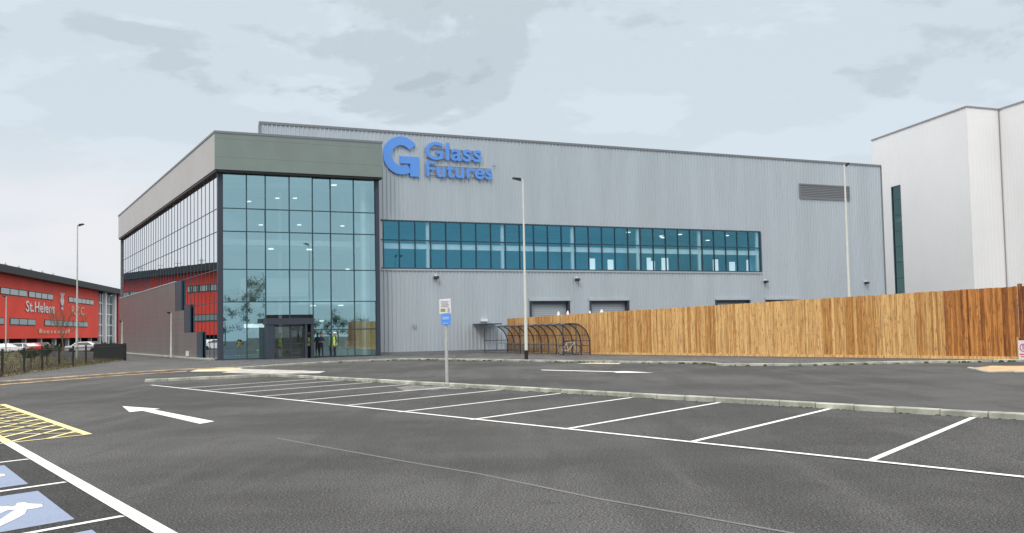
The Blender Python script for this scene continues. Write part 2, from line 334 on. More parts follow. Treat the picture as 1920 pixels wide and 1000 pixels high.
def kerb(name, pts, m=M['kerb'], h=.115, wd=.15, stone=.92, gap=.035):
    mb = MB(); r_ = random.Random(3)
    for a, b in zip(pts, pts[1:]):
        a = Vector((a[0], a[1], 0)); b = Vector((b[0], b[1], 0)); L_ = (b - a).length; t = (b - a) / L_; s_ = Vector((-t.y, t.x, 0))
        n = max(1, round(L_ / stone)); st = L_ / n
        for i in range(n):
            c = r_.random(); mb.cur = (c, c, c, 1)
            p0 = a + t * (i * st + gap / 2); p1 = a + t * ((i + 1) * st - gap / 2); hh = h + r_.uniform(-.004, .004); e = .02
            prof = [(-wd / 2, -.05), (wd / 2, -.05), (wd / 2, hh - e), (wd / 2 - e, hh), (-wd / 2 + e, hh), (-wd / 2, hh - e)]
            q0 = [p0 + s_ * x + Z * z for x, z in prof]; q1 = [p1 + s_ * x + Z * z for x, z in prof]
            mb.face(list(reversed(q0))); mb.face(q1)
            for k in range(6): mb.face([q0[k], q0[(k + 1) % 6], q1[(k + 1) % 6], q1[k]])
    return structure(mb.build(name, m))
kb0 = base_start + Dd * (DL + .16); kb1 = G(508, 706)
kerb('kerb', [kb0, kb1]); kerb('kerb', [kb1 - (kb1 - G(272, 717)).normalized() * .1, G(272, 717)])
mossm = mat('kerb_moss', (.06, .075, .03), .95, var=.4, vscale=4)
mb = MB()
for i in range(150):
    t_ = rnd.random(); p = kb0.lerp(kb1, t_ ** .7) - Dd * .085; L_ = rnd.uniform(.05, .35)
    for j in range(3):
        q = p + Bd * rnd.uniform(-L_, L_); r_ = rnd.uniform(.008, .026)
        mb.hexa([q + Vector((x * r_ * 2.2, y * r_, z * r_ * rnd.uniform(.5, 1))) for x, y, z in [(-1, -1, 0), (1, -1, 0), (1, 1, 0), (-1, 1, 0), (-.5, -.5, 1), (.5, -.5, 1), (.5, .5, 1), (-.5, .5, 1)]])
tag(mb.build('moss', mossm), 'dark moss and weeds along the foot of the bay kerb', 'moss', kind='stuff')
mb = MB(); r2_ = random.Random(9)
fkp = [G(*q) for q in [(620, 681.2), (770, 675.2), (985, 678.7), (1110, 680.6), (1326, 683.2), (1356, 687.3), (1500, 686.8), (1700, 682.2), (1900, 679.2)]]
for a, b in zip(fkp, fkp[1:]):
    for j in range(int((b - a).length * 3)):
        q = a.lerp(b, r2_.random()); w_ = r2_.uniform(.03, .16); h_ = r2_.uniform(.02, .09)
        mb.hexa([q + Vector((x * w_, y * .03, z * h_)) for x, y, z in [(-1, -1, 0), (1, -1, 0), (1, 1, 0), (-1, 1, 0), (-.4, -.5, 1), (.5, -.5, 1), (.5, .5, 1), (-.4, .5, 1)]])
tag(mb.build('weeds', mossm), 'dark weeds and grit gathered along the far kerb', 'weeds', kind='stuff')
dm = asphalt('dusty_tarmac', .15, .3)
dp = [(742, 727), (775, 722.5), (800, 725), (845, 724), (882, 727.5), (860, 730.5), (830, 729.5), (812, 732.5), (780, 731), (760, 733.5)]
sheet('dust_patch', [G(*q) for q in dp], .006, dm)
# arrows
def marking(name, px, m, label, z=.008, cat='road marking'):
    b = MB(); b.face([Vector((p.x, p.y, z)) for p in (G(*q) for q in px)]); o = b.build(name, m)
    if o.data.polygons[0].normal.z < 0: o.data.flip_normals()
    return tag(o, label, cat)
marking('arrow_marking', [(229.5, 762.4), (300, 767.2), (289, 769), (402, 791), (375, 795.6), (267, 771), (243, 773.4)], M['white_paint'], 'large white arrow on the near lane pointing to the left')
marking('arrow_marking', [(1014, 693.8), (1016, 694.8), (1150, 698.0), (1156, 699.4), (1226, 699.5), (1170, 696.4), (1156, 697.1)], M['white_paint'], 'thin distant white arrow on the far road before the cycle shelter')
mb = MB(); sp_pts = [G(*q) for q in [(520, 822), (554.7, 828.7), (766.7, 867), (898, 889), (1116, 934.7), (1454, 995), (1900, 1075)]]
for a, b in zip(sp_pts, sp_pts[1:]): strip(mb, a, b, .05, .004)
structure(mb.build('road_seam', M['seam']))
# near left accessible bays
TL0 = G(43.5, 850); TL1 = G(300, 1000); Td = (TL1 - TL0).normalized(); Tn = Vector((-Td.y, Td.x, 0))
if Tn.dot(TL0) < 0: pass
far_end = G(5, 825)
sheet('bay_surface', [far_end, far_end + Td * 22, far_end + Td * 22 - Dd * 9, far_end - Dd * 9], .004, M['asphalt_dark'])
mb = MB(); strip(mb, far_end, far_end + Td * 22, .16, .010); tag(mb.build('bay_line', M['white_paint']), 'thick white line along the accessible bays at lower left', 'road marking')
divs = [G(54, 861.7), G(123, 905), G(230, 969)]
divs.append(divs[-1] + Td * 2.92)
for i, p in enumerate(divs):
    mb = MB(); strip(mb, p, p - Dd * 5, .085, .008)
    tag(mb.build('bay_divider', M['white_paint']), ['upper white divider of the accessible bays above the cut-off blue square', 'white divider between the two blue accessible squares', 'lowest white divider, below the large blue square', 'divider beyond the lower edge of the photo'][i], 'road marking', 'white dividers of the accessible bays')
# blue squares with the wheelchair mark
bb = divs[1]; 
c1 = [G(71, 921.7), G(140, 975)]; s0 = (c1[1] - c1[0]); sq = s0.length
def wheelchair(parent, P, ex, ey, z):
    """mark drawn in metres on the tarmac: ex right of the reader, ey up"""
    def T(x, y): return Vector((*(P + ex * x + ey * y).xy, z))
    mb = MB()
    def poly(pts, wd):
        for a, b in zip(pts, pts[1:]): strip(mb, T(*a), T(*b), wd, z)
    def disc(cx, cy, r, n=20): mb.face([T(cx + r * math.cos(2 * math.pi * k / n), cy + r * math.sin(2 * math.pi * k / n)) for k in range(n)])
    def thick(pts, wd):
        V = [Vector(p) for p in pts]; Lf, Rt = [], []
        for i, p in enumerate(V):
            d = (V[min(i + 1, len(V) - 1)] - V[max(i - 1, 0)]).normalized(); n_ = Vector((-d.y, d.x)) * wd / 2
            Lf.append(p + n_); Rt.append(p - n_)
        for i in range(len(V) - 1): mb.face([T(*Rt[i]), T(*Rt[i + 1]), T(*Lf[i + 1]), T(*Lf[i])])
    sh_ = ex          # offset of this square from the large one
    pts = [(-10, 984), (0, 977), (22, 962), (30, 957.5), (15, 958.5), (0, 965), (-10, 963), (-10, 952), (0, 951), (12, 954), (29, 951), (32, 945.5), (47, 944), (52, 946.5), (78, 947.5), (80, 952), (68, 955), (50, 957.5), (46, 966), (30, 975), (0, 989), (-10, 993)]
    mb.face([Vector((p.x, p.y, z)) for p in (G(*q) + sh_ for q in pts)])
    cc = G(-40, 965) + sh_
    for k in range(14):
        a0, a1 = rad(60 + 17 * k), rad(77 + 17 * k); mb.face([cc + Vector((math.cos(t_) * q, math.sin(t_) * q, 0)) + Z * z for t_, q in ((a0, .30), (a1, .30), (a1, .41), (a0, .41))])
    return mb.build('wheelchair_mark', M['white_paint'], parent)
nrm = -Dd
for i, lab in ((0, 'blue painted accessible square cut off by the left edge of the photo'), (1, 'large blue painted accessible square with a white wheelchair mark at lower left'), (2, 'corner of a blue painted square at the bottom edge of the photo')):
    sh = (divs[min(i, 3)] - divs[1]); q0 = c1[0] + sh; q1 = c1[1] + sh
    wlen = 1.75
    mid = (q0 + q1) / 2 - Dd * wlen / 2
    rt = empty('accessible_bay_square', (mid.x, mid.y, .007), lab, 'road marking', 'blue accessible bay squares')
    b_ = MB(); b_.face([Vector((p.x, p.y, .007)) for p in (q0, q1, q1 - Dd * wlen, q0 - Dd * wlen)])
    o = b_.build('blue_panel', M['blue_paint'], rt)
    if o.data.polygons[0].normal.z < 0: o.data.flip_normals()
    wheelchair(rt, Vector((mid.x, mid.y, 0)), sh, Dd, .011)
# yellow hatched box
K = G(165, 815.5); yA = G(0, 757.5); Yd = (yA - K).normalized(); yB = G(0, 833); 
ydir2 = (yB - K).normalized()
mb = MB(); ylen = 11.0; Wd = (far_end - K).dot(Vector((-Yd.y, Yd.x, 0))); nY = Vector((-Yd.y, Yd.x, 0)) * (1 if Wd > 0 else -1); Wd = abs(Wd)
inner0 = K + ydir2 * (Wd / max(.2, ydir2.dot(nY)))
strip(mb, K, K + Yd * ylen, .15, .0105); strip(mb, K, inner0 + ydir2 * .2, .075, .0102); strip(mb, inner0, inner0 + Yd * ylen, .14, .0105)
nst = 11
for i in range(-2, nst):
    a = K + Yd * (i + 1) * .95; b = inner0 + Yd * (i - .9) * .95; c_ = K + Yd * (i - .6) * .95; d_ = inner0 + Yd * (i + 1.0) * .95
    for p, q in ((a, b), (c_, d_)):
        tp = (p - K).dot(Yd); 
        if (p - K).length > 0 and (p - K).normalized().dot(Yd) < 0: continue
        if (q - inner0).dot(Yd) < 0:
            # clip where it would leave the box
            for s_ in range(100):
                r_ = p.lerp(q, s_ / 100)
                tt = (r_ - K).dot(nY) / Wd
                if (r_ - K.lerp(inner0, tt)).dot(Yd) < 0: q = r_; break
        strip(mb, p, q, .07, .0095 + .0003 * (i % 2))
tag(mb.build('yellow_hatching', M['yellow_paint']), 'yellow cross-hatched box painted beside the accessible bays', 'road marking')
# far kerbs, footways and pavings
fk = [G(*q) for q in [(452, 692), (520, 687), (620, 680.5), (770, 674.6), (850, 675.5), (985, 678), (1110, 680), (1326, 682.5), (1356, 686.5), (1500, 686), (1700, 681.5), (1900, 678.5), (2200, 676)]]
kerb('kerb', fk, h=.10)
far_foot = fk + [B(66, 1.4, 0), B(12, 1.4, 0), B(12, -.2, 0), B(-.2, -.2, 0), G(413, 678)]
b = MB(); b.face([Vector((p.x, p.y, .004)) for p in far_foot]); o = b.build('pavement', M['footway'])
if o.data.polygons[0].normal.z < 0: o.data.flip_normals()
structure(o)
lk = [G(*q) for q in [(-60, 721), (0, 717.5), (120, 709), (240, 700.5), (330, 694.8), (440, 690.5), (470, 689.5)]]
kerb('kerb', lk, M['kerb_tan'], h=.06)
lk2 = [G(*q) for q in [(-60, 726), (0, 722.5), (120, 712.8), (240, 703.6), (350, 697)]]
kerb('kerb', lk2, M['kerb_tan'], h=.03, wd=.12)
b = MB(); b.face([Vector((p.x, p.y, .0065)) for p in lk + [G(413, 678.5), B(0, 0, 0), B(0, 60, 0), G(234, 676), G(161, 685), G(79, 695), G(0, 707), G(-60, 716)]]); o = b.build('pavement', M['footway'])
if o.data.polygons[0].normal.z < 0: o.data.flip_normals()
structure(o)
sheet('paving', [G(355, 697.5), G(375, 691.5), G(455, 690), G(452, 696.5)], .009, M['tactile_buff'])
sheet('paving', [G(415, 699.5), G(450, 692.5), G(520, 694), G(610, 697), G(600, 700.5), G(500, 702)], .013, M['tactile_pale'])
sheet('paving', [G(1826, 690), G(1860, 686.5), G(2000, 687), G(2000, 697), G(1850, 697)], .009, M['tactile_orange'])
kerb('kerb', [G(1818, 691), G(1850, 698.4), G(2000, 698.4)], h=.05)
sheet('paving', [G(1160, 683.2), G(1165, 681.4), G(1110, 680.6), G(1080, 682.4)], .009, M['tactile_buff'])

# ================================================================== MAIN BUILDING
bld = empty('factory_building', O, 'long pale grey ribbed factory hall with a three storey glazed corner block and blue lettering', 'building')
HV = 1.5; HU1 = 65.1; HZ = 17.28
def P_(name, mb, m, parent=bld): return mb.build(name, m, parent)
def ribs(mb, u0, u1, z0, z1, v=HV, pitch=.333):
    i0 = int(math.floor(u0 / pitch)); n = int(math.ceil(u1 / pitch)); prof = []
    for i in range(i0, n):
        for du, dv in ((0, 0), (.18, 0), (.21, -.06), (.30, -.06)):
            uu = i * pitch + du
            if u0 < uu < u1: prof.append((uu, v + dv))
    prof = [(u0, prof[0][1])] + prof + [(u1, prof[-1][1])]
    for (a, av), (b_, bv) in zip(prof, prof[1:]): mb.face([B(a, av, z0), B(b_, bv, z0), B(b_, bv, z1), B(a, av, z1)])
S0u, S1u, S0z, S1z = 12.2, 49.62, 6.66, 10.36
doors = [(25.48, 29.23), (31.18, 35.07), (44.31, 48.22), (50.07, 54.0)]
mb = MB()
ribs(mb, 12.0, HU1, S1z + .08, HZ); ribs(mb, S1u + .1, HU1, S0z - .12, S1z + .08)
pu = 12.0
for a, b_ in doors: ribs(mb, pu, a, 0, S0z - .12); ribs(mb, a, b_, 4.08, S0z - .12); pu = b_
ribs(mb, pu, HU1, 0, S0z - .12)
ribs(mb, 3.35, 12.0, 15.6, HZ); ribs(mb, 12.0, 12.83, S0z - .12, S1z + .08)
P_('hall_wall', mb, M['clad'])
mb = MB()
mb.box((3.35, HV + .12, 15.7), (12.0, HV + .6, HZ - .06), B); mb.face([B(HU1, HV, 0), B(HU1, 45, 0), B(HU1, 45, HZ), B(HU1, HV, HZ)])
mb.face([B(12, 45, 0), B(12, 45, HZ), B(HU1, 45, HZ), B(HU1, 45, 0)]); mb.face([B(12, HV, HZ - .05), B(HU1, HV, HZ - .05), B(HU1, 45, HZ - .05), B(12, 45, HZ - .05)])
P_('hall_shell', mb, M['clad'])
mb = MB()   # eaves trim, corner trim, sill and base flashings
mb.box((3.30, HV - .10, HZ - .02), (HU1 + .06, HV + .10, HZ + .16), B); mb.box((HU1 - .02, HV - .07, 0), (HU1 + .10, HV + .12, HZ - .02), B)
mb.box((3.28, HV - .08, 16.1), (3.42, HV + .1, HZ - .02), B)
P_('eaves_trim', mb, M['trim'])
mb = MB(); mb.box((12.05, HV - .09, -.05), (HU1, HV - .05, .22), B); P_('base_flashing', mb, M['trim'])
mb = MB(); mb.box((12.1, HV - .10, S0z - .16), (S1u + .12, HV + .05, S0z - .02), B); P_('window_sill', mb, M['roller'])
for a, b_ in doors:
    mb = MB(); mb.face([B(a, HV + .35, 0), B(b_, HV + .35, 0), B(b_, HV + .35, 4.08), B(a, HV + .35, 4.08)]); d = P_('roller_door', mb, M['roller'])
    mb = MB()
    for p, q in (((a - .02, HV - .09, 0), (a + .14, HV + .4, 4.1)), ((b_ - .14, HV - .09, 0), (b_ + .02, HV + .4, 4.1))): mb.box(p, q, B)
    mb.box((a + .14, HV + .1, 3.86), (b_ - .14, HV + .4, 4.1), B); mb.build('door_frame', M['dark'], d)
    mb = MB(); mb.box((a - .08, HV - .12, 4.1), (b_ + .08, HV - .03, 4.32), B); mb.build('door_head', M['clad'], d)
mb = MB(); mb.box((54.6, HV - .10, 13.8), (60.72, HV - .01, 15.0), B); lv = P_('louvre', mb, M['louvre'])
mb = MB()
for p, q in (((54.5, HV - .13, 15.0), (60.82, HV, 15.12)), ((54.5, HV - .13, 13.68), (60.82, HV, 13.8)), ((54.48, HV - .13, 13.8), (54.6, HV, 15.0)), ((60.72, HV - .13, 13.8), (60.84, HV, 15.0))): mb.box(p, q, B)
mb.build('louvre_frame', M['trim'], lv)
# strip window
pw = (S1u - 12.86) / 28
mb = MB(); TZ = 8.88
mb.box((12.1, HV - .05, S1z - .02), (S1u + .08, HV + .1, S1z + .1), B); mb.box((12.1, HV - .05, S0z - .02), (S1u, HV + .1, S0z + .08), B); mb.box((12.1, HV - .03, TZ - .04), (S1u, HV + .08, TZ + .05), B)
for i in range(29): mb.box((12.86 + i * pw - .035, HV - .045, S0z + .08), (12.86 + i * pw + .035, HV + .09, S1z - .02), B)
mb.box((S1u, HV - .06, S0z - .02), (S1u + .12, HV + .1, S1z - .02), B)
P_('strip_window_frame', mb, M['mull'])
def pane(name, c4, m, parent=bld, tilt=.006):
    """one pane with a hair of tilt, as real units are set"""
    mb = MB(); n = (c4[1] - c4[0]).cross(c4[3] - c4[0]).normalized(); j = [n * rnd.uniform(-tilt, tilt) for _ in range(2)]
    o_ = [j[0], j[0], j[1], j[1]] if rnd.random() < .5 else [j[0], j[1], j[1], j[0]]
    mb.face([p + d for p, d in zip(c4, o_)]); return P_(name, mb, m, parent)
for i in range(28):
    a = 12.86 + i * pw + .036; b_ = a + pw - .072
    pane('window_pane', [B(a, HV + .03, S0z + .08), B(b_, HV + .03, S0z + .08), B(b_, HV + .03, S1z - .02), B(a, HV + .03, S1z - .02)], M['glass_strip'])
mb = MB()
mb.box((12.0, HV + .2, S0z - .3), (S1u + 1, 16, S0z - .15), B); P_('upper_floor', mb, M['floor'])
mb = MB(); mb.box((12.0, 14, S0z - .15), (S1u + 1, 14.2, 11), B); mb.box((S1u + .8, HV + .2, S0z - .15), (S1u + 1, 14, 11), B); P_('upper_back_wall', mb, mat('blue_grey_inner_wall', (.12, .30, .42), .8, var=.25, vscale=.4))
mb = MB(); mb.box((12.0, HV + .2, 10.5), (S1u + 1, 14.2, 10.7), B); P_('upper_ceiling', mb, M['inner_dark'])
for k in range(1, 7):
    uc = 12.86 + (3 + 5 * (k - 1)) * pw - .18 if k > 0 else 0
    mb = MB()
    mb.box((uc - .11, HV + .14, S0z - .15), (uc + .11, HV + .34, 10.5), B); P_('steel_column', mb, M['inner_white'])
mb = MB(); mb.box((12.9, HV + .16, 8.22), (S1u, HV + .40, 8.64), B); P_('steel_beam', mb, M['inner_white'])
for q in [(1110, 9), (1145, 8), (1217, 6), (1224, 6), (1247, 10), (1342, 8), (1373, 9), (1403, 5), (1409, 4)]:  # glowing boxes stand in for daylight through far windows, no real openings
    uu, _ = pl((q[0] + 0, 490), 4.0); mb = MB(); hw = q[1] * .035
    mb.box((uu - hw, 4.0, S0z), (uu + hw, 4.08, rnd.uniform(7.7, 8.05)), B); P_('glowing_panel', mb, M['glow_panel'])
for q in [(748, 419), (845, 421), (872, 422), (928, 423), (1013, 427), (1086, 431), (1145, 431), (1178, 436), (1240, 443), (1242, 446), (1275, 440), (1327, 451), (1363, 442)]:
    P = vpl(q, B(0, 0, 0) + LD * (HV + 3 + rnd.random() * 3), LD); mb = MB()
    mb.box((-.14, -.14, -.03), (.14, .14, .03), lambda x, y, z: P + FD * x + LD * y + Z * z); P_('ceiling_lamp', mb, M['lamp'])
# wall-mounted flood lights
for q in [(816, 521), (1080, 525), (1433, 529), (1622, 531)]:
    P = vpl(q, B(0, HV, 0), LD); T = lambda x, y, z: P + FD * x - LD * y + Z * z
    mb = MB(); mb.box((-.05, .04, .02), (.05, .28, .09), T); mb.raw([T(*p) for p in [(-.17, .12, -.12), (.17, .12, -.12), (.17, .45, -.06), (-.17, .45, -.06), (-.17, .12, .1), (.17, .12, .1), (.17, .38, .12), (-.17, .38, .12)]], [(3, 2, 1, 0), (4, 5, 6, 7), (0, 1, 5, 4), (1, 2, 6, 5), (2, 3, 7, 6), (3, 0, 4, 7)])
    f_ = P_('flood_light', mb, M['black'])
    mb = MB(); mb.box((-.09, .02, .1), (.09, .16, .24), T); mb.build('bracket', M['hat_white'], f_)
P = vpl((776, 611), B(0, HV, 0), LD); mb = MB(); mb.box((-.12, .04, -.14), (.12, .16, .14), lambda x, y, z: P + FD * x - LD * y + Z * z); P_('meter_box', mb, M['roller'])
u0, z0 = pl((899, 608), 0.2); u1, _ = pl((940, 610), 0.2)
mb = MB(); mb.box((u0, 0.1, z0 - .05), (u1, HV - .07, z0 + .04), B); cn = P_('door_canopy', mb, M['navy'])
mb = MB(); mb.box(((u0 + u1) / 2 - .3, HV - .2, z0 + .22), ((u0 + u1) / 2 + .3, HV - .05, z0 + .42), B); P_('bulkhead_lamp', mb, M['hat_white'])

# logo lettering
blue = M['blue_sign']
cz, cu_ = 15.50, 14.36
sg = MB(); VS = HV - .22
def LG(x, y): return B(cu_ + x, VS, cz + y)
def arc(r, a0, a1, n): return [(r * math.cos(rad(a0 + (a1 - a0) * i / n)), r * math.sin(rad(a0 + (a1 - a0) * i / n))) for i in range(n + 1)]
Ro, Ri = 1.50, .80
out = arc(Ro, 36, 302, 44); inn = arc(Ri, 302, 36, 36)
sg.smooth = False
ring_o = out; ring_i = list(reversed(inn))
for i in range(44):
    a, b_ = ring_o[i], ring_o[i + 1]; t0 = i / 44; t1 = (i + 1) / 44
    ia = (Ri * math.cos(rad(36 + 266 * t0)), Ri * math.sin(rad(36 + 266 * t0))); ib = (Ri * math.cos(rad(36 + 266 * t1)), Ri * math.sin(rad(36 + 266 * t1)))
    p = [LG(*ia), LG(*ib), LG(*b_), LG(*a)]; q = [x + LD * .14 for x in p]
    sg.face(p); sg.face([p[0], p[1], q[1], q[0]]); sg.face([p[3], p[2], q[2], q[3]])
    if i in (0, 43):
        e = (p[0], p[3], q[3], q[0]) if i == 0 else (p[1], p[2], q[2], q[1]); sg.face(list(e))
sg.prism([LG(-.1, -.05), LG(1.46, -.05), LG(1.46, -1.62), LG(.72, -1.62), LG(.72, -.62), LG(-.1, -.62)], LD * .15)
emb = P_('emblem_letter', sg, blue)
text_obj('lettering', 'Glass', blue, bld, B(16.40, VS, 15.36), FD, Z, 4.85, 1.36, .09, .018, 1.04)
text_obj('lettering', 'Futures', blue, bld, B(16.42, VS, 13.98), FD, Z, 5.75, 1.20, .09, .018, 1.06)
text_obj('lettering', 'TM', blue, bld, B(22.25, VS, 15.0), FD, Z, .25, .16, .05, .0)
mb = MB()
for a, b_ in ((16.4, 21.2), (16.4, 22.1)):
    zz = 15.42 if b_ < 22 else 14.05
    mb.box((a, VS + .08, zz), (b_, VS + .12, zz + .06), B); mb.box((a, VS + .08, zz + .75), (b_, VS + .12, zz + .81), B)
P_('sign_rail', mb, M['trim'])

# glazed corner block
FV, FU = -.55, -.30            # fascia overhang
Uf1 = 12.12; LVd = 56.5
mb = MB()
fpl = lambda q: pl(q, FV)
zt, zb = 16.0, 13.42
mb.box((FU, FV, zb), (Uf1, FV + .25, zt), B)
P_('front_fascia', mb, M['fascia'])
mb = MB(); mb.box((FU, FV + .25, zb), (FU + .25, LVd, zt), B); P_('side_fascia', mb, M['fascia_side'])
mb = MB(); mb.box((FU - .05, FV - .05, zt), (Uf1 + .05, FV + .3, zt + .16), B); mb.box((FU - .05, FV + .3, zt), (FU + .3, LVd, zt + .16), B); P_('parapet_cap', mb, M['trim'])
mb = MB(); mb.box((FU + .06, FV + .06, zb - .16), (Uf1 - .02, .25, zb), B); mb.box((FU + .06, .25, zb - .16), (.25, LVd, zb), B); P_('soffit', mb, M['soffit'])
mb = MB(); mb.box((FU + .25, FV + .25, zt - .35), (12, LVd, zt - .2), B); P_('block_roof', mb, M['roof'])
mb = MB(); mb.box((FU + .25, LVd - .3, 0), (12, LVd, zt), B); P_('block_end_wall', mb, M['side_clad'])
mb = MB(); mb.box((0.0, 0.0, -.1), (.34, .34, zb - .16), B); P_('corner_column', mb, M['dark'])
mb = MB(); mb.box((11.72, -.04, -.1), (12.0, HV - .05, zb - .16), B); P_('corner_column', mb, M['dark'])
U = [.34, 2.04, 3.39, 5.14, 6.87, 8.23, 10.02, 11.72]; ZL = [0.05, 4.09, 6.41, 9.12, 10.76, 13.26]
mb = MB()
for u in U: mb.box((u - .035, .03, 0), (u + .035, .16, 13.26), B)
for z in ZL[:-1]: mb.box((.34, .035, z - .035), (11.72, .155, z + .035), B)
mb.box((6.9, .036, 1.98), (11.72, .154, 2.06), B)
P_('front_frame', mb, M['mull'])
DU0, DU1 = pl((502, 640))[0], pl((588, 640))[0]
for i in range(7):
    for j in range(5):
        a, b_ = U[i] + .036, U[i + 1] - .036; c_, d_ = ZL[j] + .036, ZL[j + 1] - .036
        if j == 0 and a > DU0 - .6 and b_ < DU1 + .3: c_ = 3.15
        pane('glass_pane', [B(a, .09, c_), B(b_, .09, c_), B(b_, .09, d_), B(a, .09, d_)], M['glass_front'], tilt=.03)
# side curtain wall
NS = 36; sv0, sv1 = .34, LVd - .3; sw = (sv1 - sv0) / NS
mb = MB()
for i in range(NS + 1): mb.box((.065, sv0 + i * sw - .024, 0), (.15, sv0 + i * sw + .024, 13.26), B)
for z in ZL[1:-1]: mb.box((.068, sv0, z - .03), (.145, sv1, z + .03), B)
P_('side_frame', mb, M['mull'])
for i in range(NS):
    a, b_ = sv0 + i * sw + .03, sv0 + (i + 1) * sw - .03
    pane('side_window', [B(.09, b_, .1), B(.09, a, .1), B(.09, a, 13.24), B(.09, b_, 13.24)], M['glass_side'], tilt=.004)
# stepped grey cladding over the lower part of the side
va, vb, vc = ll((331, 560))[0], ll((348, 600))[0], ll((372, 650))[0]
mb = MB()
mb.box((-.12, va, -.1), (.02, LVd + .02, 6.33), B); mb.box((-.12, vb, -.1), (.02, va, 3.86), B); mb.box((-.12, vc, -.1), (.02, vb, 2.02), B)
P_('stepped_cladding', mb, M['side_clad'])
mb = MB(); mb.box((-.16, va - .02, 6.33), (.03, LVd + .02, 6.42), B); P_('cladding_cap', mb, M['roller'])
mb = MB(); e1, e2, e3 = ll((342, 560))[0], ll((358, 600))[0], ll((380, 650))[0]
for p, q in (((-.09, e1, 3.86), (.02, va, 6.36)), ((-.09, e2, 2.02), (.02, vb, 4.25)), ((-.09, e3, -.1), (.02, vc, 2.05))): mb = MB(); mb.box(p, q, B); P_('dark_reveal', mb, M['mull'])
mb = MB(); mb.box((-.4, 1, -.1), (-.02, LVd, .10), B); P_('plinth_kerb', mb, M['kerb'])
P = B(-.14, ll((357, 663))[0], ll((357, 663))[1]); mb = MB(); mb.box((-.2, -.12, -.2), (0, .12, .2), lambda x, y, z: P + FD * x + LD * y + Z * z); P_('wall_vent', mb, M['hat_white'])
# interior
mb = MB(); mb.box((.3, .3, -.02), (11.9, 56, .02), B); P_('ground_floor', mb, M['floor'])
mb = MB(); mb.box((.4, 2.2, 8.35), (11.8, 56, 8.75), B); mb.box((6.4, 2.5, 3.95), (11.8, 56, 4.3), B); mb.box((.4, 9.0, 3.95), (6.4, 56, 4.3), B); P_('floor_slab', mb, M['inner'])
mb = MB(); mb.box((.3, .3, 13.0), (11.9, 56, 13.2), B); P_('top_ceiling', mb, M['inner'])
mb = MB(); mb.box((.4, 11, .02), (11.8, 11.2, 13.0), B); mb.box((11.85, .4, .02), (11.95, 56, 13.0), B); P_('inner_wall', mb, M['inner'])
mb = MB(); mb.box((5.0, 11.3, 4.3), (5.2, 56, 13.0), B); mb.box((3.4, 11.3, .02), (3.6, 56, 3.9), B); P_('side_inner_wall', mb, M['inner'])
mb = MB(); mb.box((2.9, 6.0, 4.95), (8.2, 6.2, 6.1), B); mb.box((2.9, 6.2, 4.7), (8.2, 9.5, 4.95), B); P_('balcony_front', mb, M['inner_white'])
for u, v in ((11.1, 1.0), (1.2, 7.0), (6.2, 7.0)):
    mb = MB(); mb.tube([B(u, v, 0), B(u, v, 13)], .24 if u > 10 else .16, 14); P_('round_column', mb, M['inner_white'])
mb = MB(); mb.box((.5, 4.5, .02), (3.0, 9.5, 3.9), B); P_('meeting_room', mb, M['inner_dark'])
mb = MB(); mb.box((3.4, 8.6, .02), (6.0, 8.8, 3.6), B); mb.box((8.9, 7.5, .02), (9.8, 7.7, 2.6), B); P_('timber_screen', mb, M['inner_warm'])
mb = MB(); uu, zz = pl((478, 611), 3.0); mb.box((uu - .75, 3.0, zz - .14), (uu + .75, 3.3, zz + .14), B); P_('strip_lamp', mb, emis('strip_lamp', (.9, 1, .9), 1.2))
for q in [(520, 372), (553, 372), (489, 422), (561, 422), (642, 424), (490, 462), (652, 505), (467, 378), (603, 602)]:
    P = vpl(q, B(0, 0, 0) + LD * (2.5 + rnd.random() * 3), LD); mb = MB()
    mb.box((-.13, -.13, -.03), (.13, .13, .03), lambda x, y, z: P + FD * x + LD * y + Z * z); P_('ceiling_lamp', mb, M['lamp'])
for u, v, z in [(9.0, 1.6, 13.0), (8.0, 4.0, 3.93), (10.2, 4.0, 3.93), (5, 5, 8.33), (8, 5, 8.33)]:  # further lamps added on the ceilings to brighten the interior
    mb = MB(); mb.box((u - .17, v - .17, z - .06), (u + .17, v + .17, z - .005), B); P_('ceiling_lamp', mb, M['lamp'])
# entrance portal
PV = -1.3
pu0, pz1 = pl((501, 597), PV); pu1, _ = pl((589, 597), PV); pzb = pl((540, 608.5), PV)[1]; lu = pl((515.5, 640), PV)[0]; ru0 = pl((572.5, 640), PV)[0]; ru1 = pl((577, 640), PV)[0]
mb = MB(); mb.box((pu0, PV, pzb), (pu1, .02, pz1), B); pt = P_('entrance_portal', mb, M['dark'])
for a, b_ in ((pu0 + .1, lu), (ru0, ru1), (pu1 - .22, pu1 - .02)): mb = MB(); mb.box((a, PV + .05, 0), (b_, .02, pzb), B); mb.build('portal_leg', M['dark'], pt)
um = pl((546.5, 640), PV)[0]
for a, b_ in ((lu, um), (um, ru0)):
    mb = MB()
    for p, q in (((a + .01, PV + .25, .02), (a + .07, PV + .31, pzb - .08)), ((b_ - .07, PV + .25, .02), (b_ - .01, PV + .31, pzb - .08)), ((a + .07, PV + .25, pzb - .16), (b_ - .07, PV + .31, pzb - .08)), ((a + .07, PV + .25, .02), (b_ - .07, PV + .31, .12)), ((a + .07, PV + .255, 1.05), (b_ - .07, PV + .305, 1.10))): mb.box(p, q, B)
    dr = P_('glass_door', mb, M['dark'])
    mb = MB(); mb.face([B(a + .07, PV + .28, .12), B(b_ - .07, PV + .28, .12), B(b_ - .07, PV + .28, pzb - .16), B(a + .07, PV + .28, pzb - .16)]); mb.build('door_glass', glass('door_glass', .14, (.8, .9, .9), (.62, .66, .60), .02) if a == lu else bpy.data.materials['door_glass'], dr)

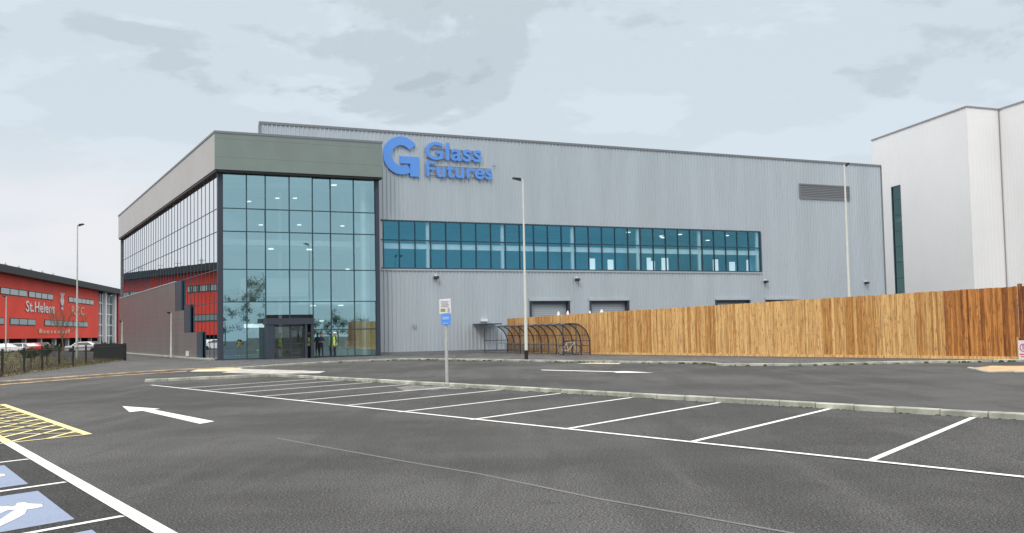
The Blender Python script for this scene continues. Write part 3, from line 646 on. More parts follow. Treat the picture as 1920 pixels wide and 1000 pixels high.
# ================================================================== WHITE BUILDING
W1 = at_y((1634, 264), 124.0); WZ = W1.z
W2 = at_z((1812, 200.5), WZ); W3 = at_z((1872.5, 206), WZ); W4 = at_z((1960, 178), WZ); W5 = W3 + (W4 - W3).normalized() * 45
for p in (W1, W2, W3, W5): p.z = 0
wb = empty('white_building', W1, 'tall white clad industrial building with a narrow vertical window behind the timber fence', 'building')
mb = MB()
def ribwall(mb, a, b_, z0, z1, pitch=.5, dep=.010):
    t = (b_ - a); L_ = t.length; t = t / L_; n_ = Vector((t.y, -t.x, 0))
    if n_.dot(a) > 0: n_ = -n_
    x = 0; prof = []
    while x < L_:
        prof += [a + t * x, a + t * min(x + pitch * .55, L_), a + t * min(x + pitch * .6, L_) + n_ * dep, a + t * min(x + pitch * .93, L_) + n_ * dep]; x += pitch
    prof.append(b_)
    for p, q in zip(prof, prof[1:]): mb.face([p + Z * z0, q + Z * z0, q + Z * z1, p + Z * z1])
wn = Vector(((W2 - W1).y, -(W2 - W1).x, 0)).normalized()
wa, wc = vpl((1672.5, 400), W1, wn), vpl((1690.5, 400), W1, wn); wt = (W2 - W1).normalized(); wzt = vpl((1672.5, 350.5), W1, wn).z
pa, pc = W1 + wt * (wa - W1).xy.length, W1 + wt * (wc - W1).xy.length
ribwall(mb, W1, pa, 0, WZ); ribwall(mb, pa, pc, wzt, WZ); ribwall(mb, pc, W2, 0, WZ); ribwall(mb, W2, W3, 0, WZ); ribwall(mb, W3, W5, 0, WZ)
wb_d = Vector((80, 25, 0)); far1 = W1 + wb_d; far5 = W5 + wb_d
mb.face([W1, W1 + Z * WZ, far1 + Z * WZ, far1]); mb.face([W1 + Z * WZ, W2 + Z * WZ, W3 + Z * WZ, W5 + Z * WZ, far5 + Z * WZ, far1 + Z * WZ]); mb.face([W5, far5, far5 + Z * WZ, W5 + Z * WZ])
mb.build('wall', M['white_clad'], wb, recalc=False)
mb = MB()
for a, b_ in ((W1, W2), (W2, W3), (W3, W5)):
    t = (b_ - a).normalized(); n_ = Vector((t.y, -t.x, 0)); n_ = n_ if n_.dot(a) < 0 else -n_
    mb.hexa([a + n_ * .08 + Z * (WZ - .05), b_ + n_ * .08 + Z * (WZ - .05), b_ - n_ * .1 + Z * (WZ - .05), a - n_ * .1 + Z * (WZ - .05), a + n_ * .08 + Z * (WZ + .1), b_ + n_ * .08 + Z * (WZ + .1), b_ - n_ * .1 + Z * (WZ + .1), a - n_ * .1 + Z * (WZ + .1)])
mb.build('roof_trim', M['white_trim'], wb)
mb = MB(); mb.box((-.05, -.05, 0), (.05, .05, WZ), lambda x, y, z: W3 + Vector((x - .05, y - .05, z))); mb.build('corner_joint', M['white_trim'], wb)
wn_ = wn if wn.dot(W1) < 0 else -wn; inw = -wn_
def WW(x, y, z): return pa + wt * x + inw * y + Z * z
wl = (pc - pa).length
mb = MB(); mb.box((0, .02, 0), (.12, .2, wzt), WW); mb.box((wl - .12, .02, 0), (wl, .2, wzt), WW); mb.box((0.12, .02, wzt - .12), (wl - .12, .2, wzt), WW)
zz = wzt - 1.6
while zz > 2: mb.box((.12, .05, zz), (wl - .12, .15, zz + .08), WW); zz -= 1.75
wf = mb.build('window_frame', M['mull'], wb)
mb = MB(); mb.face([WW(.12, .1, .1), WW(wl - .12, .1, .1), WW(wl - .12, .1, wzt - .12), WW(.12, .1, wzt - .12)]); mb.build('window_glass', glass('tall_glass', .12, (.5, .85, .85), (.25, .45, .45)), wf)
mb = MB()
zz = wzt - 4
while zz > 1: mb.box((-1, .6, zz), (wl + 1, 5, zz + .4), WW); zz -= 4.4
mb.build('landing', M['inner'], wb)
mb = MB(); mb.box((-1, 5, 0), (wl + 3, 5.1, WZ - 1), WW); mb.build('stair_wall', M['inner_dark'], wb)
mb = MB(); mb.box((wl - .9, 1.0, 0), (wl - .5, 1.2, wzt), WW); mb.build('red_column', mat('crimson', (.25, .02, .06), .6), wb)

# ================================================================== STADIUM
EZ = 11.2
s0 = at_z((0, 512), EZ); s1 = at_z((185, 546), EZ); s0.z = s1.z = 0
e = (s1 - s0).normalized(); sn = e.cross(Z)          # faces the camera side
sb = s0 - e * 14; L1 = (s1 - sb).length
s2 = vpl((222, 600), s0, sn); s2.z = 0; L2 = (s2 - sb).length
st = empty('stadium', sb, 'red clad stadium stand with a black curved roof edge and white club lettering', 'stadium')
def SP(x, y, z): return sb + e * x + sn * y + Z * z
def sx_(q):
    P = vpl(q, s0, sn); return (P - sb).dot(e), P.z
mb = MB(); mb.box((0, -24, 1.95), (L1, 0, EZ), SP); mb.build('red_wall', M['red'], st)
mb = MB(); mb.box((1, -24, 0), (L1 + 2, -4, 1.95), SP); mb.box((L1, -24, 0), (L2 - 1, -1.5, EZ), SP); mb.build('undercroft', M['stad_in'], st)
mb = MB(); n = 14
def roofz(x): return 12.2 - .0 * x
for i in range(n):
    a = -3 + (L2 + 5) * i / n; b_ = -3 + (L2 + 5) * (i + 1) / n
    mb.hexa([SP(a, 1.6, EZ - .1), SP(b_, 1.6, EZ - .1), SP(b_, -26, EZ + .4), SP(a, -26, EZ + .4), SP(a, 1.6, EZ + .95), SP(b_, 1.6, EZ + .95), SP(b_, -26, EZ + 2.2), SP(a, -26, EZ + 2.2)])
mb.build('roof', M['stad_roof'], st)
mb = MB()
for i in range(8): mb.tube([SP(6 + 7 * i, -3, EZ + 1), SP(6 + 7 * i, -3, EZ + 2.4)], .05, 5); mb.tube([SP(5.2 + 7 * i, -3, EZ + 2.1), SP(6.8 + 7 * i, -3, EZ + 2.1)], .04, 5)
mb.build('roof_mast', M['roller'], st)
def sband(x0, x1, zc, hh, n_, m):
    d = MB(); d.box((x0, .02, zc - hh / 2), (x1, .06, zc + hh / 2), SP); wdw = d.build('window_band', M['stad_in'], st)
    for i in range(n_):
        a = x0 + (x1 - x0) * i / n_ + .2; b_ = x0 + (x1 - x0) * (i + 1) / n_ - .2
        d = MB(); d.box((a, .065, zc - hh / 2 + .12), (b_, .085, zc + hh / 2 - .12), SP); d.build('pane', m, wdw)
pale = mat('pale_window', (.42, .48, .46), .25); deep = mat('green_window', (.22, .30, .29), .2)
for (pxa, pxb, py, ph, n_, m) in [((-110), -10, 532, 10, 8, pale), (0, 50, 549, 10, 3, pale), (53, 99, 553, 9, 4, pale), (128, 175, 563, 8, 6, pale), (-80, 7, 603, 11, 6, deep), (18, 66, 602, 12, 3, deep), (83, 164, 606, 11, 8, deep)]:
    xa, _ = sx_((pxa, py)); xb, _ = sx_((pxb, py)); xm, zm = sx_((max(0, (pxa + pxb) / 2), py)); 
    xq, zq = sx_((max(0, (pxa + pxb) / 2), py + ph)); sband(max(.8, xa), xb, (8.75 if py < 580 else 4.45), 1.05, n_, m)
text_obj('lettering', 'St.Helens', M['stad_white'], st, SP(sx_((47.5, 575))[0], .1, sx_((48, 584))[1]), e, Z, sx_((101, 575))[0] - sx_((47.5, 575))[0], 1.6, .08, .012, 1.08)
text_obj('lettering', 'R.F.C', M['tan'], st, SP(sx_((133, 575))[0], .1, sx_((133, 589.5))[1]), e, Z, sx_((157, 575))[0] - sx_((133, 575))[0], 1.5, .08, .02)
xc, zc = sx_((115.5, 566)); mb = MB()
for pts in ([(-1.2, 2.0), (-.5, 1.2), (-.9, .2), (-.35, -.9), (.0, -.9), (-.15, .8), (-.7, 2.1)], [(1.2, 2.0), (.5, 1.2), (.9, .2), (.35, -.9), (.02, -.9), (.15, .8), (.7, 2.1)], [(-.28, 2.1), (.28, 2.1), (.12, .9), (-.12, .9)], [(-.5, -1.35), (.5, -1.35), (.4, -1.9), (-.4, -1.9)]):
    mb.prism([SP(xc + x * 1.4, .12, zc + z * .72) for x, z in pts], sn * -.08)
cr_ = mb.build('crest', M['stad_white'], st)
mb = MB(); mb.prism([SP(xc + x * 1.4, .13, zc + z * .72) for x, z in [(-.42, -.92), (.42, -.92), (.42, -1.3), (-.42, -1.3)]], sn * -.08); mb.build('crest_band', M['blue_dark'], cr_)
mb = MB()
for a, b_ in ((72, 78), (80, 84), (86, 91), (94, 97), (100, 104), (107, 112), (115, 118), (120, 124), (126, 130)):
    xa, za = sx_((a, 624)); xb, _ = sx_((b_, 624)); mb.box((xa, .05, 2.75), (xb, .1, 3.2 + .25 * (a % 3 == 0)), SP)
mb.build('worn_lettering', M['tan'], st)
for q in (193, 211):
    xx, _ = sx_((q, 600)); mb = MB(); mb.box((xx, -.1, 0), (xx + 1.5, .5, EZ - .1), SP); mb.build('white_column', M['stad_white'], st)
xa, xb = sx_((186, 600))[0], sx_((214, 600))[0]
mb = MB(); mb.face([SP(xa, -.3, .5), SP(xb, -.3, .5), SP(xb, -.3, EZ - .4), SP(xa, -.3, EZ - .4)]); mb.build('end_glazing', M['stad_glass'], st)
mb = MB()
for z in (2.2, 4.4, 6.6, 8.8): mb.box((xa, -.28, z), (xb, -.1, z + .2), SP)
for q in (189, 198, 205): mb.box((sx_((q, 600))[0], -.28, .5), (sx_((q, 600))[0] + .4, -.08, EZ - .4), SP)
mb.build('end_frame', M['stad_white'], st)
xr, xr2 = sx_((214.5, 600))[0], sx_((221.5, 600))[0]; mb = MB(); mb.box((xr, -.2, 0), (xr2, .8, EZ - .1), SP); mb.build('red_fin', M['red_dark'], st)
for i in range(9):
    mb = MB(); mb.box((2 + i * 9, -1.2, 0), (2.6 + i * 9, -.6, 1.95), SP); mb.build('stub_column', M['stad_white'], st)
# dark steel end bay seen mirrored in the glass
mb = MB()
for z in (2.5, 5.5, 8.5): mb.tube([SP(-.3, -.5, z), SP(-4.0, -.5, z + 2.4)], .14, 6); mb.tube([SP(-4.0, -.5, z), SP(-.3, -.5, z + 2.4)], .14, 6)
for x in (-.4, -4.1): mb.tube([SP(x, -.5, 0), SP(x, -.5, EZ)], .2, 6)
mb.build('end_truss', M['stad_white'], st)
mb = MB(); mb.box((-6, -24, 0), (-.6, -5, EZ + .2), SP); mb.build('end_wall', M['stad_in'], st)

# ================================================================== TIMBER FENCE
fA = Vector((5.75, 71.4, 0)); fB = G(1905, 674.6); f0 = at_y((952, 640), 85.2); f0.z = 0
def scrx(p): return 960 + FPX * (p - CP).dot(CR) / (p - CP).dot(CF)
FLm = (fB - fA).length; fd = (fB - fA).normalized()
xd = 0
while scrx(fA + fd * xd) < 1774: xd += .01
def fence(P0, P1, h0, h1, m, label, seed):
    d = (P1 - P0).normalized(); Lf = (P1 - P0).length; fn = Vector((d.y, -d.x, 0)); fn = fn if fn.dot(P0) < 0 else -fn
    rt = empty('timber_fence', P0, label, 'fence', 'timber hoarding runs'); r_ = random.Random(seed); mb = MB(); x = 0; k = 0; run = r_.random()
    def FP(a, b_, z): return P0 + d * a - fn * b_ + Z * z
    def FH(x): return h0 + (h1 - h0) * x / Lf
    while x < Lf - .01:
        wd = min(.142 * r_.uniform(.9, 1.1), Lf - x)
        if k % 13 == 0: run = r_.random() * .55
        t = min(1, max(0, run + r_.gauss(.2, .27))); mb.cur = (t, r_.random(), r_.random(), 1)
        o_ = -.024 if k % 2 else 0; h_ = FH(x) + r_.uniform(-.014, .014)
        mb.hexa([FP(x - .01, o_, .12), FP(x + wd + .01, o_, .12), FP(x + wd + .01, o_ + .02, .12), FP(x - .01, o_ + .02, .12), FP(x - .01, o_, h_), FP(x + wd + .01, o_, h_), FP(x + wd + .01, o_ + .02, h_), FP(x - .01, o_ + .02, h_)])
        x += wd; k += 1
    mb.build('boards', m, rt)
    mb = MB(); mb.cur = (.1, .3, .5, 1); mb.box((0, -.05, 0), (Lf, .03, .13), FP); mb.build('gravel_board', M['wood'], rt)
    for i in range(int(Lf / 3) + 1):
        mb = MB(); mb.cur = (.6, .2, .5, 1); xx = i * 3 + .06; mb.box((xx, .05, 0), (xx + .1, .15, FH(xx) - .05), FP); mb.build('post', M['wood'], rt)
    mb = MB(); mb.cur = (.5, .2, .7, 1)
    for z in (.5, 1.4, 2.3): mb.hexa([FP(0, .024, z), FP(Lf, .024, z), FP(Lf, .05, z), FP(0, .05, z), FP(0, .024, z + .08), FP(Lf, .024, z + .08), FP(Lf, .05, z + .08), FP(0, .05, z + .08)])
    mb.build('rail', M['wood'], rt)
hA = at_y((1110, 586.5), fA.y).z; hB = 3.17; hD = hA + (hB - hA) * xd / FLm
fence(f0, fA, at_y((952, 598), f0.y).z, hA, M['wood'], 'far run of new pine board fence standing behind the cycle shelter', 1)
fence(fA + fd * .02, fA + fd * xd, hA, hD, M['wood'], 'long pale new pine board fence stretching right from the cycle shelter', 3)
fence(fA + fd * (xd + .02), fB + fd * .2, hD, hB, M['wood_dark'], 'short run of dark orange stained board fence at the right', 2)
fence(fB + fd * .45, fB + fd * 8, hB, hB, M['wood_dark'], 'stained board fence at the right edge of the photo past the post', 5)
gp = fB + fd * .33
mb = MB(); mb.cur = (.9, .5, .5, 1); mb.box((-.07, -.07, 0), (.07, .07, 3.28), lambda x, y, z: gp + Vector((x, y, z))); tag(mb.build('gate_post', M['wood_dark']), 'dark square timber post between the stained fence runs', 'post')
# small sign at the right edge
sgp = G(1923, 677.5); se = Vector((1, .05, 0)).normalized(); 
rs = empty('site_sign', sgp, 'low white notice board with a red ring at the right edge of the photo', 'sign')
T = lambda x, y, z: sgp + se * x + Vector((0, 1, 0)) * y + Z * z
mb = MB(); mb.box((-.28, 0, .02), (.28, .02, .86), T); mb.build('board', M['sign_white'], rs)
mb = MB(); mb.box((-.30, .025, 0), (-.25, .07, 1.0), T); mb.box((.25, .025, 0), (.30, .07, 1.0), T); mb.build('stake', M['wood'], rs)
mb = MB()
for k in range(24):
    a0, a1 = 2 * math.pi * k / 24, 2 * math.pi * (k + 1) / 24
    mb.face([T(-.08 + .15 * math.cos(a0), -.004, .56 + .17 * math.sin(a0)), T(-.08 + .15 * math.cos(a1), -.004, .56 + .17 * math.sin(a1)), T(-.08 + .11 * math.cos(a1), -.004, .56 + .13 * math.sin(a1)), T(-.08 + .11 * math.cos(a0), -.004, .56 + .13 * math.sin(a0))])
mb.build('red_ring', M['red_print'], rs)
mb = MB(); mb.box((-.10, -.005, .48), (-.06, 0, .62), T); mb.box((-.11, -.005, .63), (-.05, 0, .67), T); mb.build('figure_mark', M['blue_dark'], rs)
mb = MB(); mb.box((-.24, -.005, .26), (.24, 0, .31), T); mb.box((-.2, -.005, .17), (.2, 0, .21), T); mb.build('print', M['red_print'], rs)

# ================================================================== CYCLE SHELTER
n0 = Vector((-2.25, 84.0, 0)); n1 = at_y((1056, 666), 69.4); n1.z = 0
ax = (n1 - n0); CL = ax.length; ax.normalize(); cw = Vector((-ax.y, ax.x, 0)); cw = cw if cw.x > 0 else -cw
sh = empty('cycle_shelter', n0, 'long curved clear-roofed cycle shelter with dark steel hoops in front of the fence', 'cycle shelter')
def CS(a, b_, z): return n0 + ax * a + cw * b_ + Z * z
CWd, CH = 1.9, 2.06
def hoop_pts(a, n=12):
    pts = [CS(a, 0, 2.0), CS(a, .4, 2.08)]
    for k in range(n + 1):
        th = math.pi / 2 * (1 - k / n); pts.append(CS(a, .75 + (CWd - .75) * math.cos(th), .75 + (CH - .75) * math.sin(th)))
    pts.append(CS(a, CWd, 0)); return pts
NH = 12
for i in range(NH):
    a = CL * i / (NH - 1); mb = MB(); mb.tube(hoop_pts(a), .042, 6); mb.build('hoop', M['navy'], sh)
for a in (0, CL / 2, CL):
    mb = MB(); mb.tube([CS(a, .0, 0), CS(a, .0, 2.02)], .04, 6)
    mb.build('back_post', M['navy'], sh)
mb = MB()
for b_, z in ((0, 2.0), (1.17, 2.03), (1.78, 1.3), (1.9, .62), (1.9, .12)): mb.tube([CS(0, b_, z), CS(CL, b_, z)], .028, 6)
mb.build('purlin', M['navy'], sh)
mb = MB()
for a in (0, CL):
    mb.tube([CS(a, 0, .95), CS(a, 1.88, .95)], .025, 6); mb.tube([CS(a, 0, .15), CS(a, 1.9, .15)], .025, 6); mb.tube([CS(a, .95, .15), CS(a, .95, 2.1)], .025, 6)
mb.build('end_frame', M['navy'], sh)
for i in range(NH - 1):
    a0 = CL * i / (NH - 1) + .05; a1 = CL * (i + 1) / (NH - 1) - .05; p0 = hoop_pts(a0)[:-1] + [CS(a0, CWd, .15)]; p1 = hoop_pts(a1)[:-1] + [CS(a1, CWd, .15)]
    mb = MB(); mb.smooth = True
    for k in range(len(p0) - 1): mb.face([p0[k], p0[k + 1], p1[k + 1], p1[k]])
    mb.build('clear_panel', M['poly'], sh)
stand0 = None
for i in range(8):
    a = 1.2 + i * 1.75; c = CS(a, 1.0, 0)
    if stand0 is None:
        mb = MB(); pts = [Vector((-.38, 0, 0)), Vector((-.38, 0, .6))] + [Vector((-.38 + .15 - .15 * math.cos(t), 0, .6 + .15 * math.sin(t))) for t in (.4, .8, 1.2, 1.57)] + [Vector((.38 - .15 + .15 * math.sin(t), 0, .6 + .15 * math.cos(t))) for t in (0, .4, .8, 1.2, 1.57)] + [Vector((.38, 0, 0))]
        mb.tube(pts, .025, 6); stand0 = mb.build('cycle_stand', M['trim']); o = stand0
    else: o = copy_tree(stand0)
    o.location = c; o.rotation_euler = (0, 0, math.atan2(cw.y, cw.x))
    tag(o, 'steel hoop cycle stand inside the shelter, %s from its near end' % ['eighth', 'seventh', 'sixth', 'fifth', 'fourth', 'third', 'second', 'first'][i], 'cycle stand', 'steel hoop stands in the cycle shelter')
# bicycle
bc = CS(CL - 1.6, 1.15, 0); bk = empty('bicycle', bc, 'pale bicycle parked against a stand near the front end of the shelter', 'bicycle', rz=math.atan2(cw.y, cw.x))
def ring(mb, c, r, t, n=20):
    pts = [Vector(c) + Vector((r * math.cos(2 * math.pi * k / n), 0, r * math.sin(2 * math.pi * k / n))) for k in range(n + 1)]; mb.tube(pts, t, 5, cap=False)
for x in (-.5, .5):
    mb = MB(); ring(mb, (x, .08, .34), .33, .018); wh = mb.build('wheel', M['tyre'], bk, local=True)
    mb = MB()
    for k in range(8): a = math.pi * k / 8; mb.tube([(x - .32 * math.cos(a), .08, .34 - .32 * math.sin(a)), (x + .32 * math.cos(a), .08, .34 + .32 * math.sin(a))], .003, 4)
    mb.build('spokes', M['steel'], wh, local=True)
mb = MB()
for a, b_ in (((-.5, .34), (-.05, .3)), ((-.05, .3), (-.2, .85)), ((-.2, .8), (.38, .82)), ((-.05, .3), (.36, .78)), ((.35, .9), (.5, .34)), ((-.5, .34), (-.18, .75))): mb.tube([(a[0], .08, a[1]), (b_[0], .08, b_[1])], .018, 6)
mb.build('frame', M['car_white'], bk, local=True)
mb = MB(); mb.box((-.32, .03, .88), (-.08, .13, .93)); mb.build('saddle', M['black'], bk, local=True)
mb = MB(); mb.tube([(.34, -.18, .98), (.35, .08, 1.0), (.34, .34, .98)], .015, 6); mb.tube([(.35, .08, .88), (.35, .08, 1.0)], .015, 6); mb.build('handlebar', M['black'], bk, local=True)

# white pointed tops behind the fence
def px_at(x, top, yd):
    return at_y((x, top), yd)
for (x, top, hw, lab) in [(1047, 584, .13, 'left pointed white top of the pair peeking over the fence before a roller door'), (1064.5, 583, .13, 'right pointed white top of the pair peeking over the fence before a roller door'), (1106, 583, .12, 'small blunt white top peeking over the fence left of the second roller door'), (1128, 580.5, .18, 'wide low white top peeking over the fence below the second roller door')]:
    P = px_at(x, top, 80); rt = empty('marker_post', (P.x, P.y, 0), lab, 'post', 'white tops peeking over the fence')
    mb = MB(); mb.tube([(P.x, P.y, 0), (P.x, P.y, P.z - .30)], .05, 8); mb.build('pole', M['steel'], rt)
    mb = MB(); mb.tube([(P.x, P.y, P.z - .32), (P.x, P.y, P.z - .12), (P.x, P.y, P.z)], hw, 10, r1=.04); mb.build('cap', M['hat_white'], rt)

# ================================================================== LAMP POSTS
def lamp_post(h, head_dx=-.55, m='white_steel', base=True, r=.075):
    rt = bpy.data.objects.new('street_lamp', None); col.objects.link(rt)
    mb = MB(); mb.tube([(0, 0, .0), (0, 0, h * .22)], r * 1.25, 12); mb.tube([(0, 0, h * .22), (0, 0, h)], r, 12, r1=r * .55); mb.build('pole', M[m], rt, local=True)
    if base: mb = MB(); mb.tube([(0, 0, 0), (0, 0, .55)], r * 1.45, 12); mb.build('base_sleeve', M['black'], rt, local=True)
    mb = MB(); sgn = 1 if head_dx > 0 else -1
    pts = [(-.12 * sgn, -.11, h - .02), (head_dx, -.13, h + .03), (head_dx, .13, h + .03), (-.12 * sgn, .11, h - .02)]
    pts = [( .10 * sgn, -.08, h - .12), (head_dx, -.13, h + .02), (head_dx, .13, h + .02), (.10 * sgn, .08, h - .12), (.10 * sgn, -.08, h + .06), (head_dx * .9, -.12, h + .10), (head_dx * .9, .12, h + .10), (.10 * sgn, .08, h + .06)]
    mb.hexa([Vector(p) for p in pts]); hd = mb.build('lantern', M['black'], rt, local=True)
    mb = MB(); mb.face([(head_dx * .3, -.08, h - .075), (head_dx * .9, -.1, h - .003), (head_dx * .9, .1, h - .003), (head_dx * .3, .08, h - .075)]); mb.build('lens', M['sign_white'], hd, local=True)
    return rt
def top_h(q, base): return at_y(q, base.y).z
lp = G(987, 675); big = lamp_post(top_h((981, 336), lp), -.62)
big.location = lp; tag(big, 'tall white lamp post with a black foot standing before the cycle shelter', 'street lamp', 'tall lamp posts')
l2 = at_y((1594, 600), 57.6); l2.z = 0; o = lamp_post(top_h((1583, 309), l2), .25); o.location = l2; tag(o, 'tall white lamp post rising behind the timber fence on the right', 'street lamp', 'tall lamp posts')
l3 = G(144, 677); o = lamp_post(top_h((145, 422), l3), .5, 'steel', False); o.location = l3; tag(o, 'tall grey lamp post beside the black railings in front of the stadium', 'street lamp', 'tall lamp posts')
l4 = G(321, 670.5); o = lamp_post(top_h((320, 587), l4), -.35, 'white_steel', False, .07); o.location = l4; tag(o, 'short white lamp post against the brown-grey cladding of the side wall', 'street lamp', 'short lamp posts')
l5 = at_y((229, 640), 112); l5.z = 0; o = lamp_post(top_h((229, 603), l5), -.3, 'white_steel', False, .07); o.location = l5; tag(o, 'short pale lamp post just behind the end of the railings', 'street lamp', 'short lamp posts')
l6 = at_y((11, 640), 120); l6.z = 0; o = lamp_post(top_h((11, 556), l6), -.4, 'steel', False, .08); o.location = l6; tag(o, 'thin grey lamp post before the stadium at the left edge of the photo', 'street lamp', 'tall lamp posts')

# parking sign
spt = G(838, 717.5); ps = empty('parking_sign', spt, 'grey post behind the kerb carrying a white notice above a blue one', 'sign')
T = lambda x, y, z: spt + Vector((x, y, z))
mb = MB(); mb.tube([T(0, .04, 0), T(0, .04, 2.7)], .055, 10); mb.build('post', M['steel'], ps)
zt_ = at_y((834, 560.5), spt.y).z; zm_ = at_y((834, 588.5), spt.y).z; zb_ = at_y((836, 610), spt.y).z
xL = at_y((824, 575), spt.y).x - spt.x; xR = at_y((846, 575), spt.y).x - spt.x
mb = MB(); mb.hexa([T(xL, -.05, zm_), T(xR, -.03, zm_ + .02), T(xR, -.01, zm_ + .02), T(xL, -.03, zm_), T(xL, -.05, zt_ - .02), T(xR - .02, -.03, zt_ + .01), T(xR - .02, -.01, zt_ + .01), T(xL, -.03, zt_ - .02)]); bd = mb.build('white_board', M['sign_white'], ps)
mb = MB(); mb.box((xL + .04, -.062, zm_ + .08), (xL + .19, -.052, zm_ + .17), T); mb.build('olive_print', M['olive'], bd)
mb = MB()
for k in range(4): mb.box((xL + .05, -.062, zt_ - .09 - k * .055), (xR - .07 - .03 * (k % 2), -.052, zt_ - .075 - k * .055), T)
mb.box((xR - .12, -.062, zm_ + .06), (xR - .06, -.052, zm_ + .2), T); mb.build('grey_print', M['print_grey'], bd)
mb = MB(); mb.box((xL + .05, -.045, zb_), (xR - .02, -.02, zm_ - .01), T); bd = mb.build('blue_board', M['blue_sign'], ps)
mb = MB(); mb.box((xL + .09, -.055, zm_ - .2), (xR - .08, -.046, zm_ - .1), T); mb.box((xL + .09, -.055, zb_ + .04), (xR - .12, -.046, zb_ + .07), T); mb.build('pale_print', M['pale_blue'], bd)

# ================================================================== RAILINGS, VERGE, TREES, CARS
rp = [G(*q) for q in [(-60, 716.5), (4, 706.3), (45, 700.4), (79, 695.3), (110.7, 691), (137, 687.4), (161, 684.6), (234, 676.3)]]
rl = empty('railings', rp[1], 'long black vertical bar railings on the left edging the grass verge', 'railings')
def rail_h(i): return 1.22
bars = MB(); rails = MB(); 
for i, (a, b_) in enumerate(zip(rp, rp[1:])):
    L_ = (b_ - a).length; n = int(L_ / .125)
    mb = MB(); mb.box((-.045, -.045, 0), (.045, .045, 1.28), lambda x, y, z: a + Vector((x, y, z))); mb.build('post', M['black'], rl)
    for k in range(n): p = a.lerp(b_, k / n); bars.box((-.005, -.005, .1), (.005, .005, 1.2), lambda x, y, z: p + Vector((x, y, z)))
    for z in (.12, 1.12): rails.tube([a + Z * z, b_ + Z * z], .02, 4)
p = rp[-1]; mb = MB(); mb.box((-.09, -.09, 0), (.09, .09, 1.3), lambda x, y, z: p + Vector((x, y, z))); mb.build('post', M['black'], rl)
bars.build('bars', M['black'], rl); rails.build('rail', M['black'], rl)
# second, dense run turning away behind it
q0 = at_y((176, 680), 88); q0.z = 0; q1 = G(236, 674)
r2 = empty('railings', q0, 'dense dark closed railing panel in front of the stadium end', 'railings')
mb = MB()
for k in range(60): p = q0.lerp(q1, k / 59); mb.box((-.035, -.01, 0), (.035, .01, 1.25), lambda x, y, z: p + Vector((x, y, z)))
mb.build('bars', M['black'], r2); mb = MB(); mb.tube([q0 + Z * 1.2, q1 + Z * 1.2], .03, 5); mb.tube([q0 + Z * .15, q1 + Z * .15], .03, 5); mb.build('rail', M['black'], r2)
# grass bank behind the railings
mb = MB(); mb.smooth = True; nx, ny = 34, 26
def bank(i, j):
    s_ = i / nx; t_ = j / ny
    a = rp[0].lerp(rp[-1], s_) if False else (rp[0] + (rp[-1] - rp[0]) * s_); d = Vector((-.75, .66, 0))
    p = a + d * (.25 + t_ * 42) - (rp[-1] - rp[0]).normalized() * t_ * 16
    z = .02 + 1.12 * (1 - math.cos(min(1, t_ * 1.6) * math.pi)) / 2 * (1 if t_ < .9 else (1 - t_) * 10) + .08 * math.sin(i * 2.1 + j * 1.3) * math.sin(j * .9) * min(1, t_ * 6)
    return Vector((p.x, p.y, z if t_ < 1 else -.05))
vs = [bank(i, j) for j in range(ny + 1) for i in range(nx + 1)]
mb.raw(vs, [(j * (nx + 1) + i, j * (nx + 1) + i + 1, (j + 1) * (nx + 1) + i + 1, (j + 1) * (nx + 1) + i) for j in range(ny) for i in range(nx)])
structure(mb.build('grass_bank', M['grass']))
mb = MB(); r_ = random.Random(11)
for k in range(9000):
    s_ = r_.random(); t_ = r_.random() ** 1.4 * .93; p = bank(s_ * nx, t_ * ny); h_ = r_.uniform(.08, .32); w_ = r_.uniform(.01, .03); a = r_.random() * 6.28; dx, dy = math.cos(a) * w_, math.sin(a) * w_
    c_ = r_.random(); mb.cur = (c_, c_, c_, 1); mb.mi = 0 if c_ < .55 else 1
    mb.face([p + Vector((-dx, -dy, 0)), p + Vector((dx, dy, 0)), p + Vector((dy * 3 + .02, dx * 3, h_))])
tag(mb.build('long_grass', [M['grass'], M['soil']], recalc=False), 'rough brown and green grass on the bank behind the railings', 'grass', kind='stuff')
# bare young tree
def bare_tree(name, loc, H, label, seed, grp=None):
    rt = empty(name, loc, label, 'tree', grp); r_ = random.Random(seed); loc = Vector(loc)
    tr = MB(); pts = [Vector((0, 0, 0)), Vector((.03, .02, H * .2)), Vector((-.03, .03, H * .42))]; tr.tube([loc + p for p in pts], .04, 7, r1=.03); tr.build('trunk', M['bark'], rt)
    tw = MB()
    def grow(p, d, L_, r, lv):
        pts = [p]; q = p.copy(); dd = d.copy()
        for k in range(4): dd = (dd + Vector((r_.uniform(-.22, .22), r_.uniform(-.22, .22), r_.uniform(-.04, .16)))).normalized(); q = q + dd * L_ / 4; pts.append(q.copy())
        tw.tube([loc + x for x in pts], r, 4, cap=False, r1=r * .5)
        if lv < 4:
            for k in range(4 if lv < 3 else 3):
                b_ = pts[r_.choice([1, 2, 3, 4])]; nd = (dd + Vector((r_.uniform(-1, 1), r_.uniform(-1, 1), r_.uniform(-.2, .7))) * .8).normalized(); grow(b_, nd, L_ * .66, r * .6, lv + 1)
    for k in range(7): a = k * 2.4; grow(pts[-1] - Vector((0, 0, r_.uniform(0, H * .12))), Vector((math.cos(a) * .75, math.sin(a) * .75, .9)).normalized(), H * .34, .014, 1)
    tw.build('branches', M['bark'], rt)
tp = at_y((117, 660), 62); tp.z = .5; bare_tree('bare_tree', tp, 3.3, 'bare twiggy young tree on the verge in front of the stadium lettering', 4)
